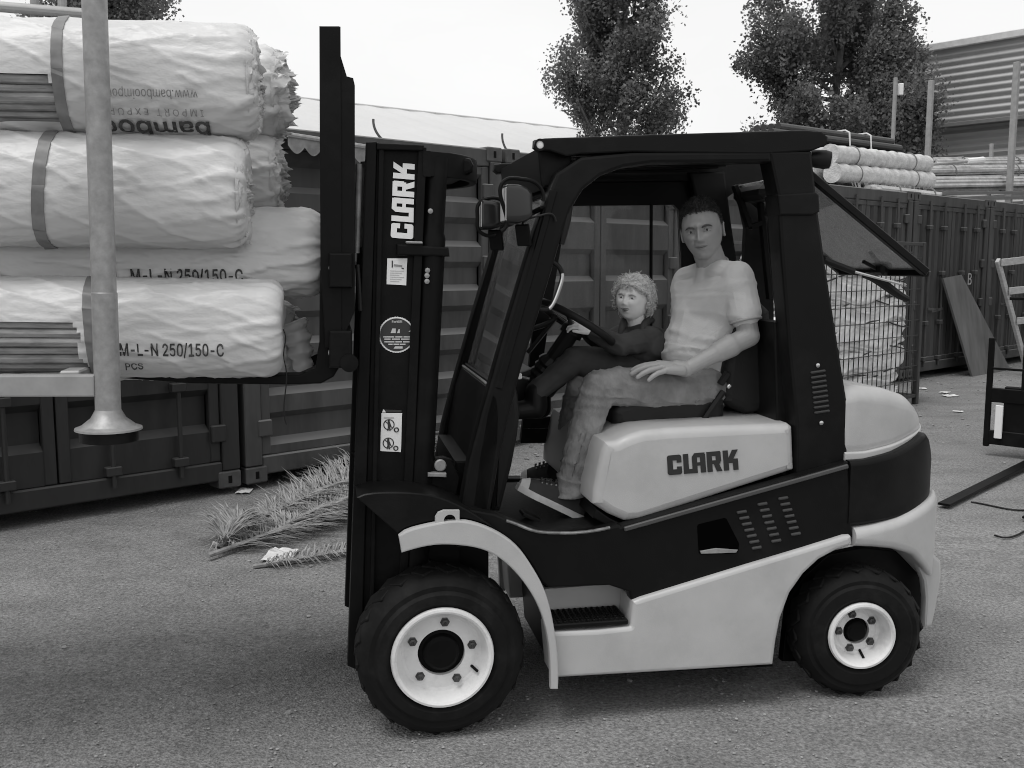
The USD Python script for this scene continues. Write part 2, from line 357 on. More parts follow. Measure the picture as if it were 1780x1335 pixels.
# ------------------------------------------------------------------ the row of shipping containers, ends towards the yard
ROW = math.radians(42); RE = A([math.cos(ROW), math.sin(ROW), 0]); RD = A([-math.sin(ROW), math.cos(ROW), 0]); RO = A([-3.05, 5.82, 0])
def row_pt(t, d=0.0, z=0.0): return RO + RE * t + RD * d + A([0, 0, z])
def row_mesh(m, t0):
    m = m.copy(); p = np.asarray(m.vertices); m.vertices = RO + RE * t0 + np.outer(p[:, 0], RE) + np.outer(p[:, 1], RD) + np.outer(p[:, 2], [0, 0, 1.0]); return m
def on_row(px, py, d=0.0): return on_plane(px, py, RO + RD * d, RD)
def row_t(px, py, d=0.0): p = on_row(px, py, d) - RO; return p @ RE, p[2]
cm = [M('container_paint_%s' % n, c * 0.68, 0.55, var=0.3, scale=3.0, dirt=0.75, dcol=d * 0.55, bump=0.003, bscale=9, stretch=(1.6, 1.6, 0.3), spec=0.35, sky_lit=0.16 if n != 'dark' else 0.05) for n, c, d in  # upward rib faces get their sky brightness from the paint colour
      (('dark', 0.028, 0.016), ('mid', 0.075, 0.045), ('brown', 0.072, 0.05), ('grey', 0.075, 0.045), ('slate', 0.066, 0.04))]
cast_m = M('corner_casting_steel', 0.05, 0.6, var=0.3, scale=10, dirt=0.4, dcol=0.09)
rod_m = M('lock_rod_steel', 0.07, 0.5, metal=0.3, var=0.3)
CW, CH, CD = 2.438, 2.59, 6.06
def ribbed(x0, x1, z0, z1, ribs, dep, y, horizontal=True, a=0.05):
    """pressed sheet: recesses 'ribs' = list of (start, end); profile along z (horizontal ribs) or x."""
    lo, hi = (z0, z1) if horizontal else (x0, x1); prof = [(lo, 0)]
    for s, e in ribs: prof += [(s, 0), (s + a, dep), (e - a, dep), (e, 0)]
    prof.append((hi, 0)); prof = np.array(prof)
    ends = (x0, x1) if horizontal else (z0, z1)
    if horizontal: P = A([[(x, y + q[1], q[0]) for q in prof] for x in ends])
    else: P = A([[(q[0], y + q[1], z) for q in prof] for z in ends])
    s = grid(P); n = s.face_normals[0]
    # inset end faces so that recesses stop before the sheet's edge
    m = s.copy()
    if m.face_normals[np.argmax(m.area_faces)][1] > 0: m.invert()
    return m
def container(t0, mat, label, style, seed, nrib=5):
    base = row_pt(t0 + CW / 2)
    T = Thing('shipping_container', label, 'container', base, ROW, group=None)
    L = lambda m: row_mesh(m, t0)
    rg = np.random.default_rng(seed)
    for x in (0.0, CW):
        s = 1 if x == 0 else -1
        T.add('corner_post', L(rbox(x, x + s * 0.13, 0.0, 0.11, 0.17, CH - 0.12, 0.008)), mat)
        T.add('rear_post', L(rbox(x, x + s * 0.13, CD - 0.11, CD, 0.17, CH - 0.12, 0.008)), mat)
        for y0, y1 in ((-0.004, 0.178), (CD - 0.178, CD + 0.004)):
            for z0, z1 in ((0.045, 0.165), (CH - 0.118, CH + 0.004)):
                c = L(rbox(x - s * 0.003, x + s * 0.165, y0, y1, z0, z1, 0.01))
                k = T.add('corner_casting', c, cast_m)
                if y0 < 0: T.add('lock_hole', L(rbox(x + s * 0.06, x + s * 0.105, y0 - 0.002, y0 + 0.02, z0 + 0.025, z1 - 0.025, 0.015)), hub_dark, k)
    T.add('header', L(rbox(0.13, CW - 0.13, 0.012, 0.12, CH - 0.16, CH - 0.012, 0.01)), mat)
    T.add('sill', L(rbox(0.13, CW - 0.13, 0.006, 0.13, 0.10, 0.235, 0.01)), mat)
    T.add('roof', L(rbox(0.02, CW - 0.02, 0.1, CD - 0.1, CH - 0.04, CH - 0.014, 0.005)), mat)
    T.add('floor', L(rbox(0.02, CW - 0.02, 0.1, CD - 0.1, 0.12, 0.17, 0.005)), mat)
    for x in (0.03, CW - 0.03):
        n = 36; yy = np.linspace(0.12, CD - 0.12, n * 4 + 1); zz = np.where((np.arange(len(yy)) // 2) % 2 == 0, 0, 0.03) * (1 if x < 1 else -1)
        P = A([[(x + zz[i], yy[i], z) for i in range(len(yy))] for z in (0.17, CH - 0.03)])
        T.add('side_wall', L(grid(P)), mat, smooth=False)
    T.add('end_wall', L(rbox(0.1, CW - 0.1, CD - 0.06, CD - 0.02, 0.17, CH - 0.05)), mat)
    z0, z1 = 0.24, CH - 0.165; mid = CW / 2
    rods = (0.3, 0.72) if style == 'vertical' or seed == 1 else ()
    for side, (x0, x1) in enumerate(((0.135, mid - 0.006), (mid + 0.006, CW - 0.135))):
        if style == 'horizontal':
            pitch = (z1 - z0) / nrib; w = min(0.30, pitch * 0.66)
            ribs = [(z0 + pitch * (k + 0.5) - w / 2, z0 + pitch * (k + 0.5) + w / 2) for k in range(nrib)]
            in0, in1 = x0 + 0.075, x1 - 0.075
            m = cat([ribbed(in0, in1, z0, z1, ribs, 0.062, 0.03, True, 0.05)])
            fr = [rbox(x0, in0, 0.022, 0.075, z0, z1, 0.006), rbox(in1, x1, 0.022, 0.075, z0, z1, 0.006)]
        else:
            n = 5; pitch = (x1 - x0 - 0.1) / n; w = pitch * 0.5
            ribs = [(x0 + 0.05 + pitch * (k + 0.5) - w / 2, x0 + 0.05 + pitch * (k + 0.5) + w / 2) for k in range(n)]
            m = ribbed(x0, x1, z0 + 0.06, z1 - 0.06, ribs, 0.045, 0.03, False, 0.03)
            fr = [rbox(x0, x1, 0.022, 0.075, z0, z0 + 0.06, 0.006), rbox(x0, x1, 0.022, 0.075, z1 - 0.06, z1, 0.006)]
        d = T.add('door', L(cat([m] + fr)), mat, smooth=25)
        for z in (z0 + 0.2, z0 + 0.8, z1 - 0.8, z1 - 0.2):
            xh = x0 + 0.02 if side == 0 else x1 - 0.02
            T.add('hinge', L(rbox(xh - 0.055, xh + 0.055, -0.012, 0.024, z - 0.06, z + 0.06, 0.008)), mat, d)
        for fx in rods:
            xr = x0 + (x1 - x0) * fx
            b = T.add('lock_rod', L(rod(A([xr, -0.012, 0.17]), A([xr, -0.012, CH - 0.10]), 0.017, 8)), mat, d)
            for z in (z0 + 0.04, z0 + 0.55, z0 + 1.25, z1 - 0.3):
                T.add('rod_bracket', L(rbox(xr - 0.05, xr + 0.05, -0.036, 0.026, z - 0.03, z + 0.03, 0.006)), mat, d)
            zz_ = z0 + 0.72 + 0.06 * rg.random(); sx = 1 if fx < 0.5 else -1
            T.add('door_handle', L(beam((xr, -0.035, zz_), (xr + sx * 0.33, -0.035, zz_ - 0.03), 0.012, 0.035)), rod_m, d)
    return T
GAP = 0.045
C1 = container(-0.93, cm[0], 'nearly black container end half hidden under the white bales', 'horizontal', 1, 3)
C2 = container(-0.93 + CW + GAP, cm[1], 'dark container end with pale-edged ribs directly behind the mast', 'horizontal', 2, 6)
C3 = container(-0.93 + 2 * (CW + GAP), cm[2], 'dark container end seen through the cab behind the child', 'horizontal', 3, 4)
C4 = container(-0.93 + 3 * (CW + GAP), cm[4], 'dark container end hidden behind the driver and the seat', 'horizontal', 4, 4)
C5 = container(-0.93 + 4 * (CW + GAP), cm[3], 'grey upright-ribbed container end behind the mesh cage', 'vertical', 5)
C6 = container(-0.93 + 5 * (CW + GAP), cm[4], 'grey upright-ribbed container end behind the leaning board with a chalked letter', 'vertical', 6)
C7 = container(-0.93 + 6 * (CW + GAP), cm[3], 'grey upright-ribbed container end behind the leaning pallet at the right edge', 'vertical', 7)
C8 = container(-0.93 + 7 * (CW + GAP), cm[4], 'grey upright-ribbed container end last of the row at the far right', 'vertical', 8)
# chalk letter on C6
def glyph_on_row(text, px, py, hpx, T, mat, d=-0.02, parent=None, name='chalk_letter'):
    m = meshkit.text_mesh(text, 1.0, 0.004); p = np.asarray(m.vertices); t, z = row_t(px, py, d)
    sc = np.linalg.norm(on_row(px, py, d) - on_row(px, py - hpx, d))
    m.vertices = row_pt(t, d, z) + np.outer(p[:, 0] * sc, RE) + np.outer(p[:, 1] * sc, [0, 0, 1.0]) - np.outer(p[:, 2], RD); T.add(name, m, mat)
glyph_on_row('B', 1681, 495, 20, C6, M('chalk', 0.3, 0.8), -0.04)
# ------------------------------------------------------------------ the forklift
FL = Thing('forklift', 'pale and black forklift carrying a man and a child in its open cab', 'forklift', TO, YAW)
def fl(name, m, mat, parent=None, smooth=30, label=None, kind=None): return FL.add(name, tw(m), mat, parent, smooth, label, kind)
TWID = 1.07
# --- wheels
def wheel(c, R, W, rim_r, side, n_lug, label=None, steer=0.0, holes=5, hub_r=0.08, rec=0.05, name='wheel', phase=0.3):
    """c = centre of the outer face (u, v, z); side -1: outer face towards the camera."""
    c = np.asarray(c, float); d = A([math.sin(steer), -math.cos(steer), 0]) * (1 if side < 0 else -1); ax = frame_of(d)
    o = c - d * W                                           # inner face centre
    prof = [(rim_r - 0.005, 0.0), (rim_r + 0.02, 0.0), (R * 0.80, -0.002 + 0.006), (R * 0.93, 0.02), (R * 0.985, 0.045), (R, W * 0.40), (R, W * 0.60),
            (R * 0.985, W - 0.045), (R * 0.93, W - 0.018), (R * 0.86, W - 0.004), (R * 0.80, W - 0.006), (R * 0.76, W + 0.003), (rim_r + 0.022, W + 0.002), (rim_r + 0.004, W - 0.012), (rim_r - 0.005, W - 0.03)]
    parts = [lathe([(r, h) for r, h in prof], o, d, 72)]
    # tread lugs
    x, y, dd = ax
    for k in range(n_lug):
        a = 2 * PI * k / n_lug
        for sgn in (0, 1):
            a2 = a + (PI / n_lug) * sgn
            rad = math.cos(a2) * x + math.sin(a2) * y; tan = np.cross(dd, rad)
            p0 = o + dd * (W * (0.24 if sgn else 0.76)) + rad * (R * 0.982); p1 = o + dd * (W * 0.5) + rad * (R - 0.005) + tan * 0.04
            parts.append(beam(p0, p1, 2 * PI * R / n_lug * 0.6, 0.011, rad, 0.003))
    root = fl(name, cat([parts[0]]), rubber, label=label)
    fl('tread', cat(parts[1:]), rubber, root, smooth=False)
    h = -rec
    rp = [(rim_r - 0.004, -0.03), (rim_r + 0.004, -0.006), (rim_r, 0.006), (rim_r - 0.008, 0.008), (rim_r - 0.016, 0.002), (rim_r - 0.022, h * 0.5), (rim_r - 0.034, h * 0.93), (rim_r - 0.045, h),
          (hub_r + 0.02, h + 0.006), (hub_r, h + 0.004), (hub_r - 0.002, h - 0.03)]
    rim = fl('rim', lathe(rp, c, d, 64), rim_white, root)
    fl('hub', lathe([(hub_r, h - 0.03), (hub_r, h - 0.012), (hub_r * 0.8, h - 0.008), (hub_r * 0.74, h + 0.012), (hub_r * 0.6, h + 0.02), (0.001, h + 0.022)], c, d, 32), hub_dark, root)
    br = (hub_r + rim_r - 0.045) / 2 + 0.004
    for k in range(holes):
        a = 2 * PI * k / holes + phase; rad = math.cos(a) * x + math.sin(a) * y; q = c + rad * br + d * (h + 0.002)
        b = fl('wheel_nut', lathe([(0.017, 0.0), (0.017, 0.004), (0.0125, 0.005), (0.012, 0.016), (0.006, 0.018), (0.001, 0.026)], q, d, 6), nut_steel, root, smooth=False)
    a = phase + 2 * PI / holes * 3.45; rad = math.cos(a) * x + math.sin(a) * y
    fl('valve', rod(c + rad * (br + 0.01) + d * h, c + rad * (br + 0.03) + d * (h + 0.03), 0.005, 8), hub_dark, root)
    return root
fc = loc(770, 1137, 0.0); rc = loc(1499, 1106, 0.03)
FR = fc[2]; RR = rc[2]
fc[2] = 0.290
wheel(fc, 0.290, 0.20, 0.172, -1, 22, 'large front wheel with a white rim and black hub hole', 0.0, 5, 0.081, 0.055, phase=1.45)
wheel(rc, rc[2] + 0.0, 0.16, 0.124, -1, 20, 'small rear wheel with a white rim', math.radians(-7), 5, 0.05, 0.06, phase=0.6)
wheel((fc[0], TWID, fc[2]), fc[2], 0.20, 0.172, 1, 22)
wheel((rc[0], TWID - 0.03, rc[2]), rc[2], 0.16, 0.124, 1, 20)
for c in (fc, rc): fl('axle', rbox(c[0] - 0.07, c[0] + 0.07, 0.17, TWID - 0.17, c[2] - 0.07, c[2] + 0.07, 0.02), paint_black)

# --- front fender: a curved strip with a face
outer = [(693, 932), (700, 926), (720, 918), (760, 909), (800, 905), (840, 914), (870, 928), (900, 951), (925, 985), (945, 1022), (957, 1060), (966, 1110), (970, 1150), (970, 1198)]
inner = [(957, 1198), (956, 1150), (952, 1110), (940, 1065), (920, 1026), (897, 996), (868, 970), (838, 955), (800, 948), (760, 947), (725, 953), (698, 961)]
oc = spline(uz(outer, 0.0), 40); ic = spline(uz(inner, 0.0), 40)
fl('front_fender', prism(np.vstack([oc, ic]), -0.004, 0.03, 0.006, 2), paint_pale)
hood_top = np.vstack([oc, oc[::-1] + (ic - oc) * 0.25])
fl('fender_skin', prism(hood_top, 0.03, 0.27, 0.004, 1), paint_black)
mo = [(TWID - a) for a in (0.03, -0.004)]
fl('front_fender', prism(np.vstack([oc, ic]), mo[0], mo[1], 0.006, 2), paint_pale); fl('fender_skin', prism(hood_top, TWID - 0.27, TWID - 0.03, 0.004, 1), paint_black)
eye = uz([(757, 912), (757, 900), (762, 892), (772, 888), (799, 888), (799, 914)], 0.0)
fl('lifting_eye', plate_holes(eye, [(uz([(782, 905)], 0.0)[0], 0.020)], 0.002, 0.02), paint_pale)

# --- lower body: pale sill panel with a step cut into it
SV = 0.035
sill = [(955, 1100), (1040, 1096), (1097, 1090), (1101, 1047), (1115, 1041), (1200, 1015), (1300, 984), (1400, 954), (1470, 932), (1481, 931), (1483, 948), (1455, 957), (1425, 973), (1398, 998), (1374, 1032), (1358, 1075), (1350, 1115), (1345, 1157), (1200, 1166), (1050, 1175), (962, 1180)]
fl('side_panel', pp(sill, SV, SV + 0.16, 0.016, 0.006, n=3), paint_pale)
far_sill = uz(sill, SV); fl('side_panel', prism(far_sill, TWID - SV - 0.16, TWID - SV, 0.012), paint_pale)
fl('step_wall', pp([(946, 1024), (1104, 1012), (1104, 1092), (955, 1098)], SV + 0.16, SV + 0.18, 0.003), paint_pale)
sp = uz([(955, 1094), (1094, 1087)], SV)
fl('step_tread', rbox(sp[0][0], sp[1][0], SV + 0.008, SV + 0.16, sp[0][1] - 0.006, sp[0][1] + 0.012, 0.004), paint_black, smooth=False)
tm = []
for i in range(13):
    for j in range(6):
        uu = sp[0][0] + 0.02 + i * 0.021; vv = SV + 0.022 + j * 0.023
        if uu < sp[1][0] - 0.012: tm.append(lathe([(0.007, 0), (0.0062, 0.007), (0.0045, 0.008)], A([uu, vv, sp[0][1] + 0.0115]), (0, 0, 1), 6))
fl('grip_studs', cat(tm), paint_black, smooth=False)
stp = uz([(1094, 1018), (1104, 1018), (1104, 1090), (1094, 1090)], SV + 0.01)
# --- black centre frame
BV = 0.06
frame_o = [(800, 882), (860, 893), (905, 912), (945, 926), (1020, 926), (1075, 913), (1080, 916), (1475, 803), (1483, 935), (1465, 934), (1300, 985), (1108, 1042), (1098, 1046), (1095, 1030), (1060, 1018), (955, 1022), (942, 1014), (925, 985), (900, 951), (870, 928), (840, 914), (806, 905)]
fo = uz(frame_o, BV)
fl('side_frame', prism(fo, BV, BV + 0.06, 0.008, 2), paint_black)
fl('side_frame', prism(fo, TWID - BV - 0.06, TWID - BV, 0.008), paint_black)
hole = pp([(1212, 912), (1262, 900), (1285, 945), (1283, 962), (1215, 964)], BV - 0.002, BV + 0.002, 0.0005, 0.01)
fl('opening_shade_plate', hole, M('painted_opening_shade', 0.002, 0.9, spec=0.0))  # flat black plate, shade of the opening put into its colour
fl('opening_lip', pp([(1217, 958), (1245, 953), (1283, 956), (1280, 961), (1219, 963)], BV - 0.007, BV - 0.001, 0.002), galv)
# vents: three slanted columns of slots
for k, (x0, y0, x1, y1) in enumerate(((1290, 890, 1316, 952), (1326, 876, 1350, 940), (1362, 866, 1384, 928))):
    for i in range(7):
        f = i / 6; cx, cy = x0 + (x1 - x0) * f, y0 + (y1 - y0) * f
        p = loc(cx, cy, BV)
        fl('vent_louvre', beam(p + A([-0.021, -0.001, -0.001]), p + A([0.017, -0.001, 0.003]), 0.012, 0.008, (0, -1, 0.8), 0.003), M('vent_louvre_paint', 0.03, 0.4))
# trim line under the hood
t0, t1 = loc(1085, 920, BV - 0.006), loc(1474, 810, BV - 0.006)
fl('trim_strip', beam(t0, t1, 0.012, 0.016, (0, 0, 1), 0.003), M('trim_strip_paint', 0.05, 0.4))
# floor plate, with a rolled lip
fz = loc(1000, 925, BV)[2] - 0.012
flu0, flu1 = loc(806, 884, BV)[0], loc(1085, 912, BV)[0]
fl('floor_plate', rbox(flu0 - 0.02, flu1 + 0.05, BV + 0.03, TWID - BV - 0.03, fz - 0.03, fz - 0.003, 0.004), M('floor_mat_rubber', 0.010, 0.6, spec=0.2, bump=0.002, bscale=90))
lip = [loc(x, y, BV - 0.002) for x, y in ((880, 905), (905, 914), (930, 923), (960, 926), (1000, 926), (1030, 923), (1060, 917))]
fl('floor_lip', tube(spline(lip, 20), 0.006, 8), M('worn_step_edge', 0.25, 0.25, metal=0.8, var=0.5, scale=30))

# --- hood (seat box): pale panel with rounded edges
HV = 0.10
hood = [(1032, 878), (1034, 850), (1046, 790), (1054, 770), (1072, 768), (1084, 762), (1096, 757), (1118, 750), (1160, 746), (1260, 741), (1374, 737), (1381, 742), (1384, 818), (1200, 878), (1112, 907), (1088, 908), (1060, 896)]
fl('engine_hood', pp(hood, HV, TWID - HV, 0.035, 0.006, n=4), paint_pale)
fl('hood_gap', pp([(1036, 884), (1060, 901), (1088, 914), (1112, 913), (1386, 824), (1470, 800), (1470, 818), (1112, 930), (1080, 926), (1030, 900)], HV + 0.02, TWID - HV - 0.02, 0.004), paint_black)
sq = pp([(1053, 843), (1071, 851), (1071, 884), (1053, 874)], HV + 0.008, HV + 0.03, 0.002, vp=HV + 0.008)
fl('hood_latch', sq, hub_dark)
# lettering: heavy square letters, the L running into the A
def glyphs():
    B = lambda x0, y0, x1, y1: sg.box(x0, y0, x1, y1)
    rr = lambda P, r=0.08: P.buffer(-r * 0.5, quad_segs=4).buffer(r, quad_segs=4).buffer(-r * 0.5, quad_segs=4)
    C = B(0, 0, .74, 1).buffer(-.12).buffer(.12).difference(B(.28, .27, .50, .73)).difference(B(.45, .40, .80, .60))
    Lg = B(.84, 0, 1.11, 1).union(B(.84, 0, 1.56, .22))
    Ag = B(1.30, .0, 1.56, .9).union(B(1.73, 0, 2.0, .92)).union(B(1.34, .78, 1.98, 1.0)).union(B(1.40, .36, 1.9, .53))
    Ag = Ag.difference(sg.Polygon([(1.28, 1.02), (1.46, 1.02), (1.28, .8)]))
    R = B(2.08, 0, 2.35, 1).union(B(2.08, .78, 2.8, 1)).union(B(2.56, .48, 2.83, .95)).union(B(2.3, .38, 2.78, .56)).union(sg.Polygon([(2.42, .42), (2.68, .45), (2.86, 0), (2.57, 0)]))
    K = B(2.95, 0, 3.22, 1).union(sg.Polygon([(3.18, .52), (3.46, 1.0), (3.76, 1.0), (3.46, .52)])).union(B(3.2, .36, 3.72, .56)).union(B(3.45, 0, 3.72, .5))
    return [('letter', g) for g in (C, Lg.union(Ag), R, K)]
def letters_on_quad(bl, br, tr, tl, v, mat, parent=None, depth=0.0025, W=3.76):
    q = [loc(x, y, v)[[0, 2]] for x, y in (bl, br, tr, tl)]
    def mp(p):
        s, t = p[:, 0:1] / W, p[:, 1:2]
        return (1 - s) * (1 - t) * q[0] + s * (1 - t) * q[1] + s * t * q[2] + (1 - s) * t * q[3]
    for nm, g in glyphs():
        ms = []
        for P in getattr(g, 'geoms', [g]):
            e = trimesh.creation.extrude_polygon(P, 1.0, engine='earcut'); vv = np.asarray(e.vertices); w = mp(vv[:, :2])
            e.vertices = np.column_stack([w[:, 0], v - vv[:, 2] * depth, w[:, 1]]); ms.append(e)
        fl(nm, fixed(cat(ms)), mat, parent, smooth=False)
letters_on_quad((1161, 826), (1285, 816), (1282, 781), (1159, 792), HV - 0.0005, logo_black)

# --- counterweight: rounded in plan
def loft_u(up, lo, v_of, n=26, r=0.03, seg=5, fac=0.9):
    """upper and lower picture lines (px, py, v) -> sections along u; v_of(s) = near face v at fraction s."""
    up, lo = [[(q[0], q[1], min(q[2], 0.05 + fac * (q[2] - 0.05) if q[2] > 0.05 else q[2])) for q in l_] for l_ in (up, lo)]; U = uz(up, 0.1); D = uz(lo, 0.1); u0 = max(U[0][0], D[0][0]); u1 = min(U[-1][0], D[-1][0]); secs = []
    for s in 0.5 - 0.5 * np.cos(np.linspace(0, PI, n)):
        u = u0 + (u1 - u0) * s; zt = np.interp(u, U[:, 0], U[:, 1]); zb = np.interp(u, D[:, 0], D[:, 1]); va = v_of(s)
        if zt - zb < 0.004: zt = zb + 0.004
        q = rrect(va, TWID - va, zb, zt, r, seg); secs.append(np.column_stack([np.full(len(q), u), q[:, 0], q[:, 1]]))
    return loft(secs)
rnd = lambda s, a, b, k=2.2: a + b * (1 - max(0.0, 1 - s ** k) ** (1 / k))
fl('rear_cover', loft_u([(1458, 674, .16), (1480, 668, .18), (1520, 671, .24), (1555, 683, .28), (1580, 704, .3), (1592, 726, .32), (1597, 742, .33)],
                        [(1472, 803, .08), (1505, 800, .10), (1545, 785, .16), (1575, 768, .22), (1592, 754, .3), (1598, 746, .33)], lambda s: rnd(s, 0.10, 0.26), r=0.06), paint_pale)
lo_ = [(1472, 803, .08), (1505, 800, .10), (1545, 785, .16), (1575, 768, .22), (1592, 754, .3), (1598, 746, .33)]
fl('cover_rim', loft_u([(x_, y_ - 15, v_) for x_, y_, v_ in lo_], lo_, lambda s: rnd(s, 0.090, 0.26), r=0.008), paint_pale)
fl('counterweight', loft_u([(1470, 803, .06), (1505, 800, .07), (1545, 786, .14), (1578, 768, .2), (1600, 748, .30), (1614, 785, .33), (1628, 846, .34)],
                           [(1476, 916, .05), (1500, 914, .06), (1545, 903, .12), (1585, 888, .2), (1612, 868, .28), (1624, 856, .33), (1629, 848, .34)], lambda s: rnd(s, 0.055, 0.28), r=0.02, fac=0.60), paint_black)
bump_up = [(1487, 920, .04), (1520, 912, .06), (1560, 898, .12), (1600, 876, .2), (1622, 862, .28), (1633, 852, .33), (1637, 880, .34)]
bump_lo = [(1487, 952, .04), (1520, 952, .05), (1548, 953, .1), (1580, 962, .16), (1602, 985, .2), (1606, 1040, .28), (1608, 1092, .3), (1622, 1080, .33), (1637, 985, .34)]
fl('rear_bumper', loft_u(bump_up, bump_lo[:5] + [(1618, 1010, .30), (1637, 985, .34)], lambda s: rnd(s, 0.035, 0.26), r=0.035, fac=0.52), paint_pale)
wing = [(1578, 952), (1600, 958), (1622, 962), (1637, 975), (1638, 1000), (1628, 1058), (1621, 1090), (1607, 1092), (1609, 1040), (1606, 1010), (1596, 985)]
fl('rear_flap', pp(wing, 0.16, 0.20, 0.012, 0.004), paint_pale)
fl('rear_flap', pp(wing, TWID - 0.20, TWID - 0.16, 0.012, 0.004, vp=0.16), paint_pale)
fl('wheel_arch', pp([(1360, 1150), (1372, 1040), (1400, 1000), (1440, 965), (1500, 952), (1560, 958), (1598, 990), (1606, 1080), (1580, 1080), (1400, 1150)], 0.26, 0.30, 0.003), paint_black)
fl('underbody', pp([(960, 1040), (1345, 1000), (1345, 1160), (970, 1178)], 0.21, TWID - 0.21, 0.01), paint_black)
# hook cable on the rear cover
hk = [loc(x, y, 0.16) for x, y in ((1458, 702), (1466, 702), (1473, 709), (1476, 719))]
fl('cable', tube(spline(hk, 10), 0.006, 8), plastic)

# --- overhead guard
GV = 0.10
def both(name, pts, d=0.07, r=0.008, round_=0.0, mat=paint_black, v=GV, lab=None):
    P = uz(pts, v); a = fl(name, prism(P, v, v + d, r, 2, round_), mat, label=lab); fl(name, prism(P, TWID - v - d, TWID - v, r, 2, round_), mat); return a
# rear leg with louvres and a collar
rear_leg = [(1336, 262), (1412, 262), (1424, 372), (1436, 460), (1458, 600), (1474, 700), (1474, 812), (1384, 838), (1384, 735), (1372, 620), (1358, 440), (1352, 340)]
both('rear_pillar', rear_leg, 0.10, 0.012, 0.004)
fl('pillar_collar', pp([(1352, 338), (1418, 334), (1424, 338), (1426, 368), (1414, 374), (1356, 374)], GV - 0.012, GV + 0.10, 0.006, 0.003), paint_black)
for i in range(9):
    a = loc(1409 + i * 0.8, 648 + i * 8.7, GV - 0.002); b = loc(1435 + i * 0.9, 644 + i * 8.7, GV - 0.002)
    fl('pillar_louvre', beam(a, b, 0.010, 0.008, (0, -1, 0.7), 0.003), M('pillar_louvre_paint', 0.022, 0.35))
for x, y in ((1421, 635), (1427, 735)):
    p = loc(x, y, GV - 0.001); fl('bolt_head', lathe([(0.008, 0), (0.008, 0.004), (0.004, 0.006), (0.0005, 0.006)], p, (0, -1, 0), 10), chrome)
# front leg: from the cowl up and over into the roof
front_leg = [(782, 888), (850, 893), (866, 800), (884, 720), (905, 640), (932, 555), (958, 470), (975, 410), (990, 362), (1010, 330), (1040, 304), (1080, 288), (1130, 281), (1342, 280), (1342, 262), (1000, 268), (960, 284), (940, 318), (925, 370), (905, 440), (880, 530), (856, 610), (838, 670), (832, 700), (806, 740), (795, 800)]
front_leg = [(800, 884), (852, 893), (868, 800), (886, 720), (907, 640), (934, 555), (960, 470), (977, 410), (994, 362), (1014, 330), (1044, 306), (1084, 291), (1134, 284), (1342, 282), (1342, 262), (1100, 264), (1010, 272), (968, 300), (948, 350), (930, 400), (903, 490), (876, 580), (852, 665), (836, 720), (815, 800)]
both('front_pillar', front_leg, 0.075, 0.012)
# cowl and lower windscreen frame
cowl = [(818, 884), (828, 800), (843, 715), (856, 678), (868, 690), (872, 720), (870, 770), (850, 893)]
fl('front_cowl', pp(cowl, GV + 0.0, TWID - GV, 0.012, 0.004), paint_black)
# roof
roof_top = [(930, 243), (948, 240), (1150, 233), (1395, 226), (1428, 228), (1440, 238), (1438, 252), (1412, 262), (1330, 268), (1100, 264), (1010, 268), (985, 272), (955, 262), (938, 263), (929, 256)]
both('roof_rail', roof_top, 0.045, 0.006)
roof_dn = uz([(960, 246), (1395, 232), (1395, 256), (975, 268)], GV)
for vv in np.linspace(GV + 0.09, TWID - GV - 0.12, 9): fl('roof_bar', prism(roof_dn, vv, vv + 0.028, 0.005), paint_black)  # roof shaped as spaced bars so sky light reaches the heads
fl('added_roof_pane', prism(uz([(965, 243), (1395, 230), (1395, 231.5), (965, 244.5)], GV), GV + 0.045, TWID - GV - 0.045, 0.001, 1), glass('added_roof_glass', 0.85, 0.05, 0.3, 0.1), smooth=False)  # glass added instead of a solid roof, to let light into the cab
fl('front_header', pp([(935, 258), (990, 256), (1000, 300), (965, 322), (942, 330)], GV + 0.06, TWID - GV - 0.06, 0.01), paint_black)
# far door frame below the roof
FV = TWID - GV - 0.05
far = sg.Polygon(uz([(960, 268), (1345, 268), (1345, 770), (905, 770)], FV))
win = sg.Polygon(uz([(986, 358), (1172, 356), (1181, 366), (1186, 480), (1190, 725), (930, 725), (948, 600)], FV)).buffer(-0.01).buffer(0.02).buffer(-0.01)
win2 = sg.Polygon(uz([(1262, 345), (1282, 330), (1296, 395), (1290, 520), (1272, 520)], FV))
dfm = trimesh.creation.extrude_polygon(far.difference(win).difference(win2), 0.03, engine='earcut'); q = np.asarray(dfm.vertices).copy()
dfm.vertices = np.column_stack([q[:, 0], FV + q[:, 2], q[:, 1]]); dfm.invert(); fl('far_door_frame', dfm, paint_black)
PANE = glass('dirty_cab_glass', 0.92, 0.02, 0.30, 0.05, 1.2)
wp = np.array(win.exterior.coords); pm = prism(wp[:-1], FV + 0.012, FV + 0.017, 0.001, 1); fl('far_window_pane', pm, PANE, smooth=False)
a, b = loc(1132, 354, FV), loc(1131, 600, FV); fl('window_bar', beam(a, b, 0.012, 0.016, (0, 1, 0)), paint_black)
# towing eye hole ring at the roof's front tip
p = loc(938, 252, GV); fl('roof_eye', lathe([(0.020, 0), (0.020, 0.012), (0.013, 0.012), (0.013, -0.002)], p + A([0, 0.002, 0]), (0, -1, 0), 20), paint_black)
fl('eye_bush', lathe([(0.0135, 0.006), (0.006, 0.008), (0.0005, 0.008)], p, (0, -1, 0), 16), sticker_white)
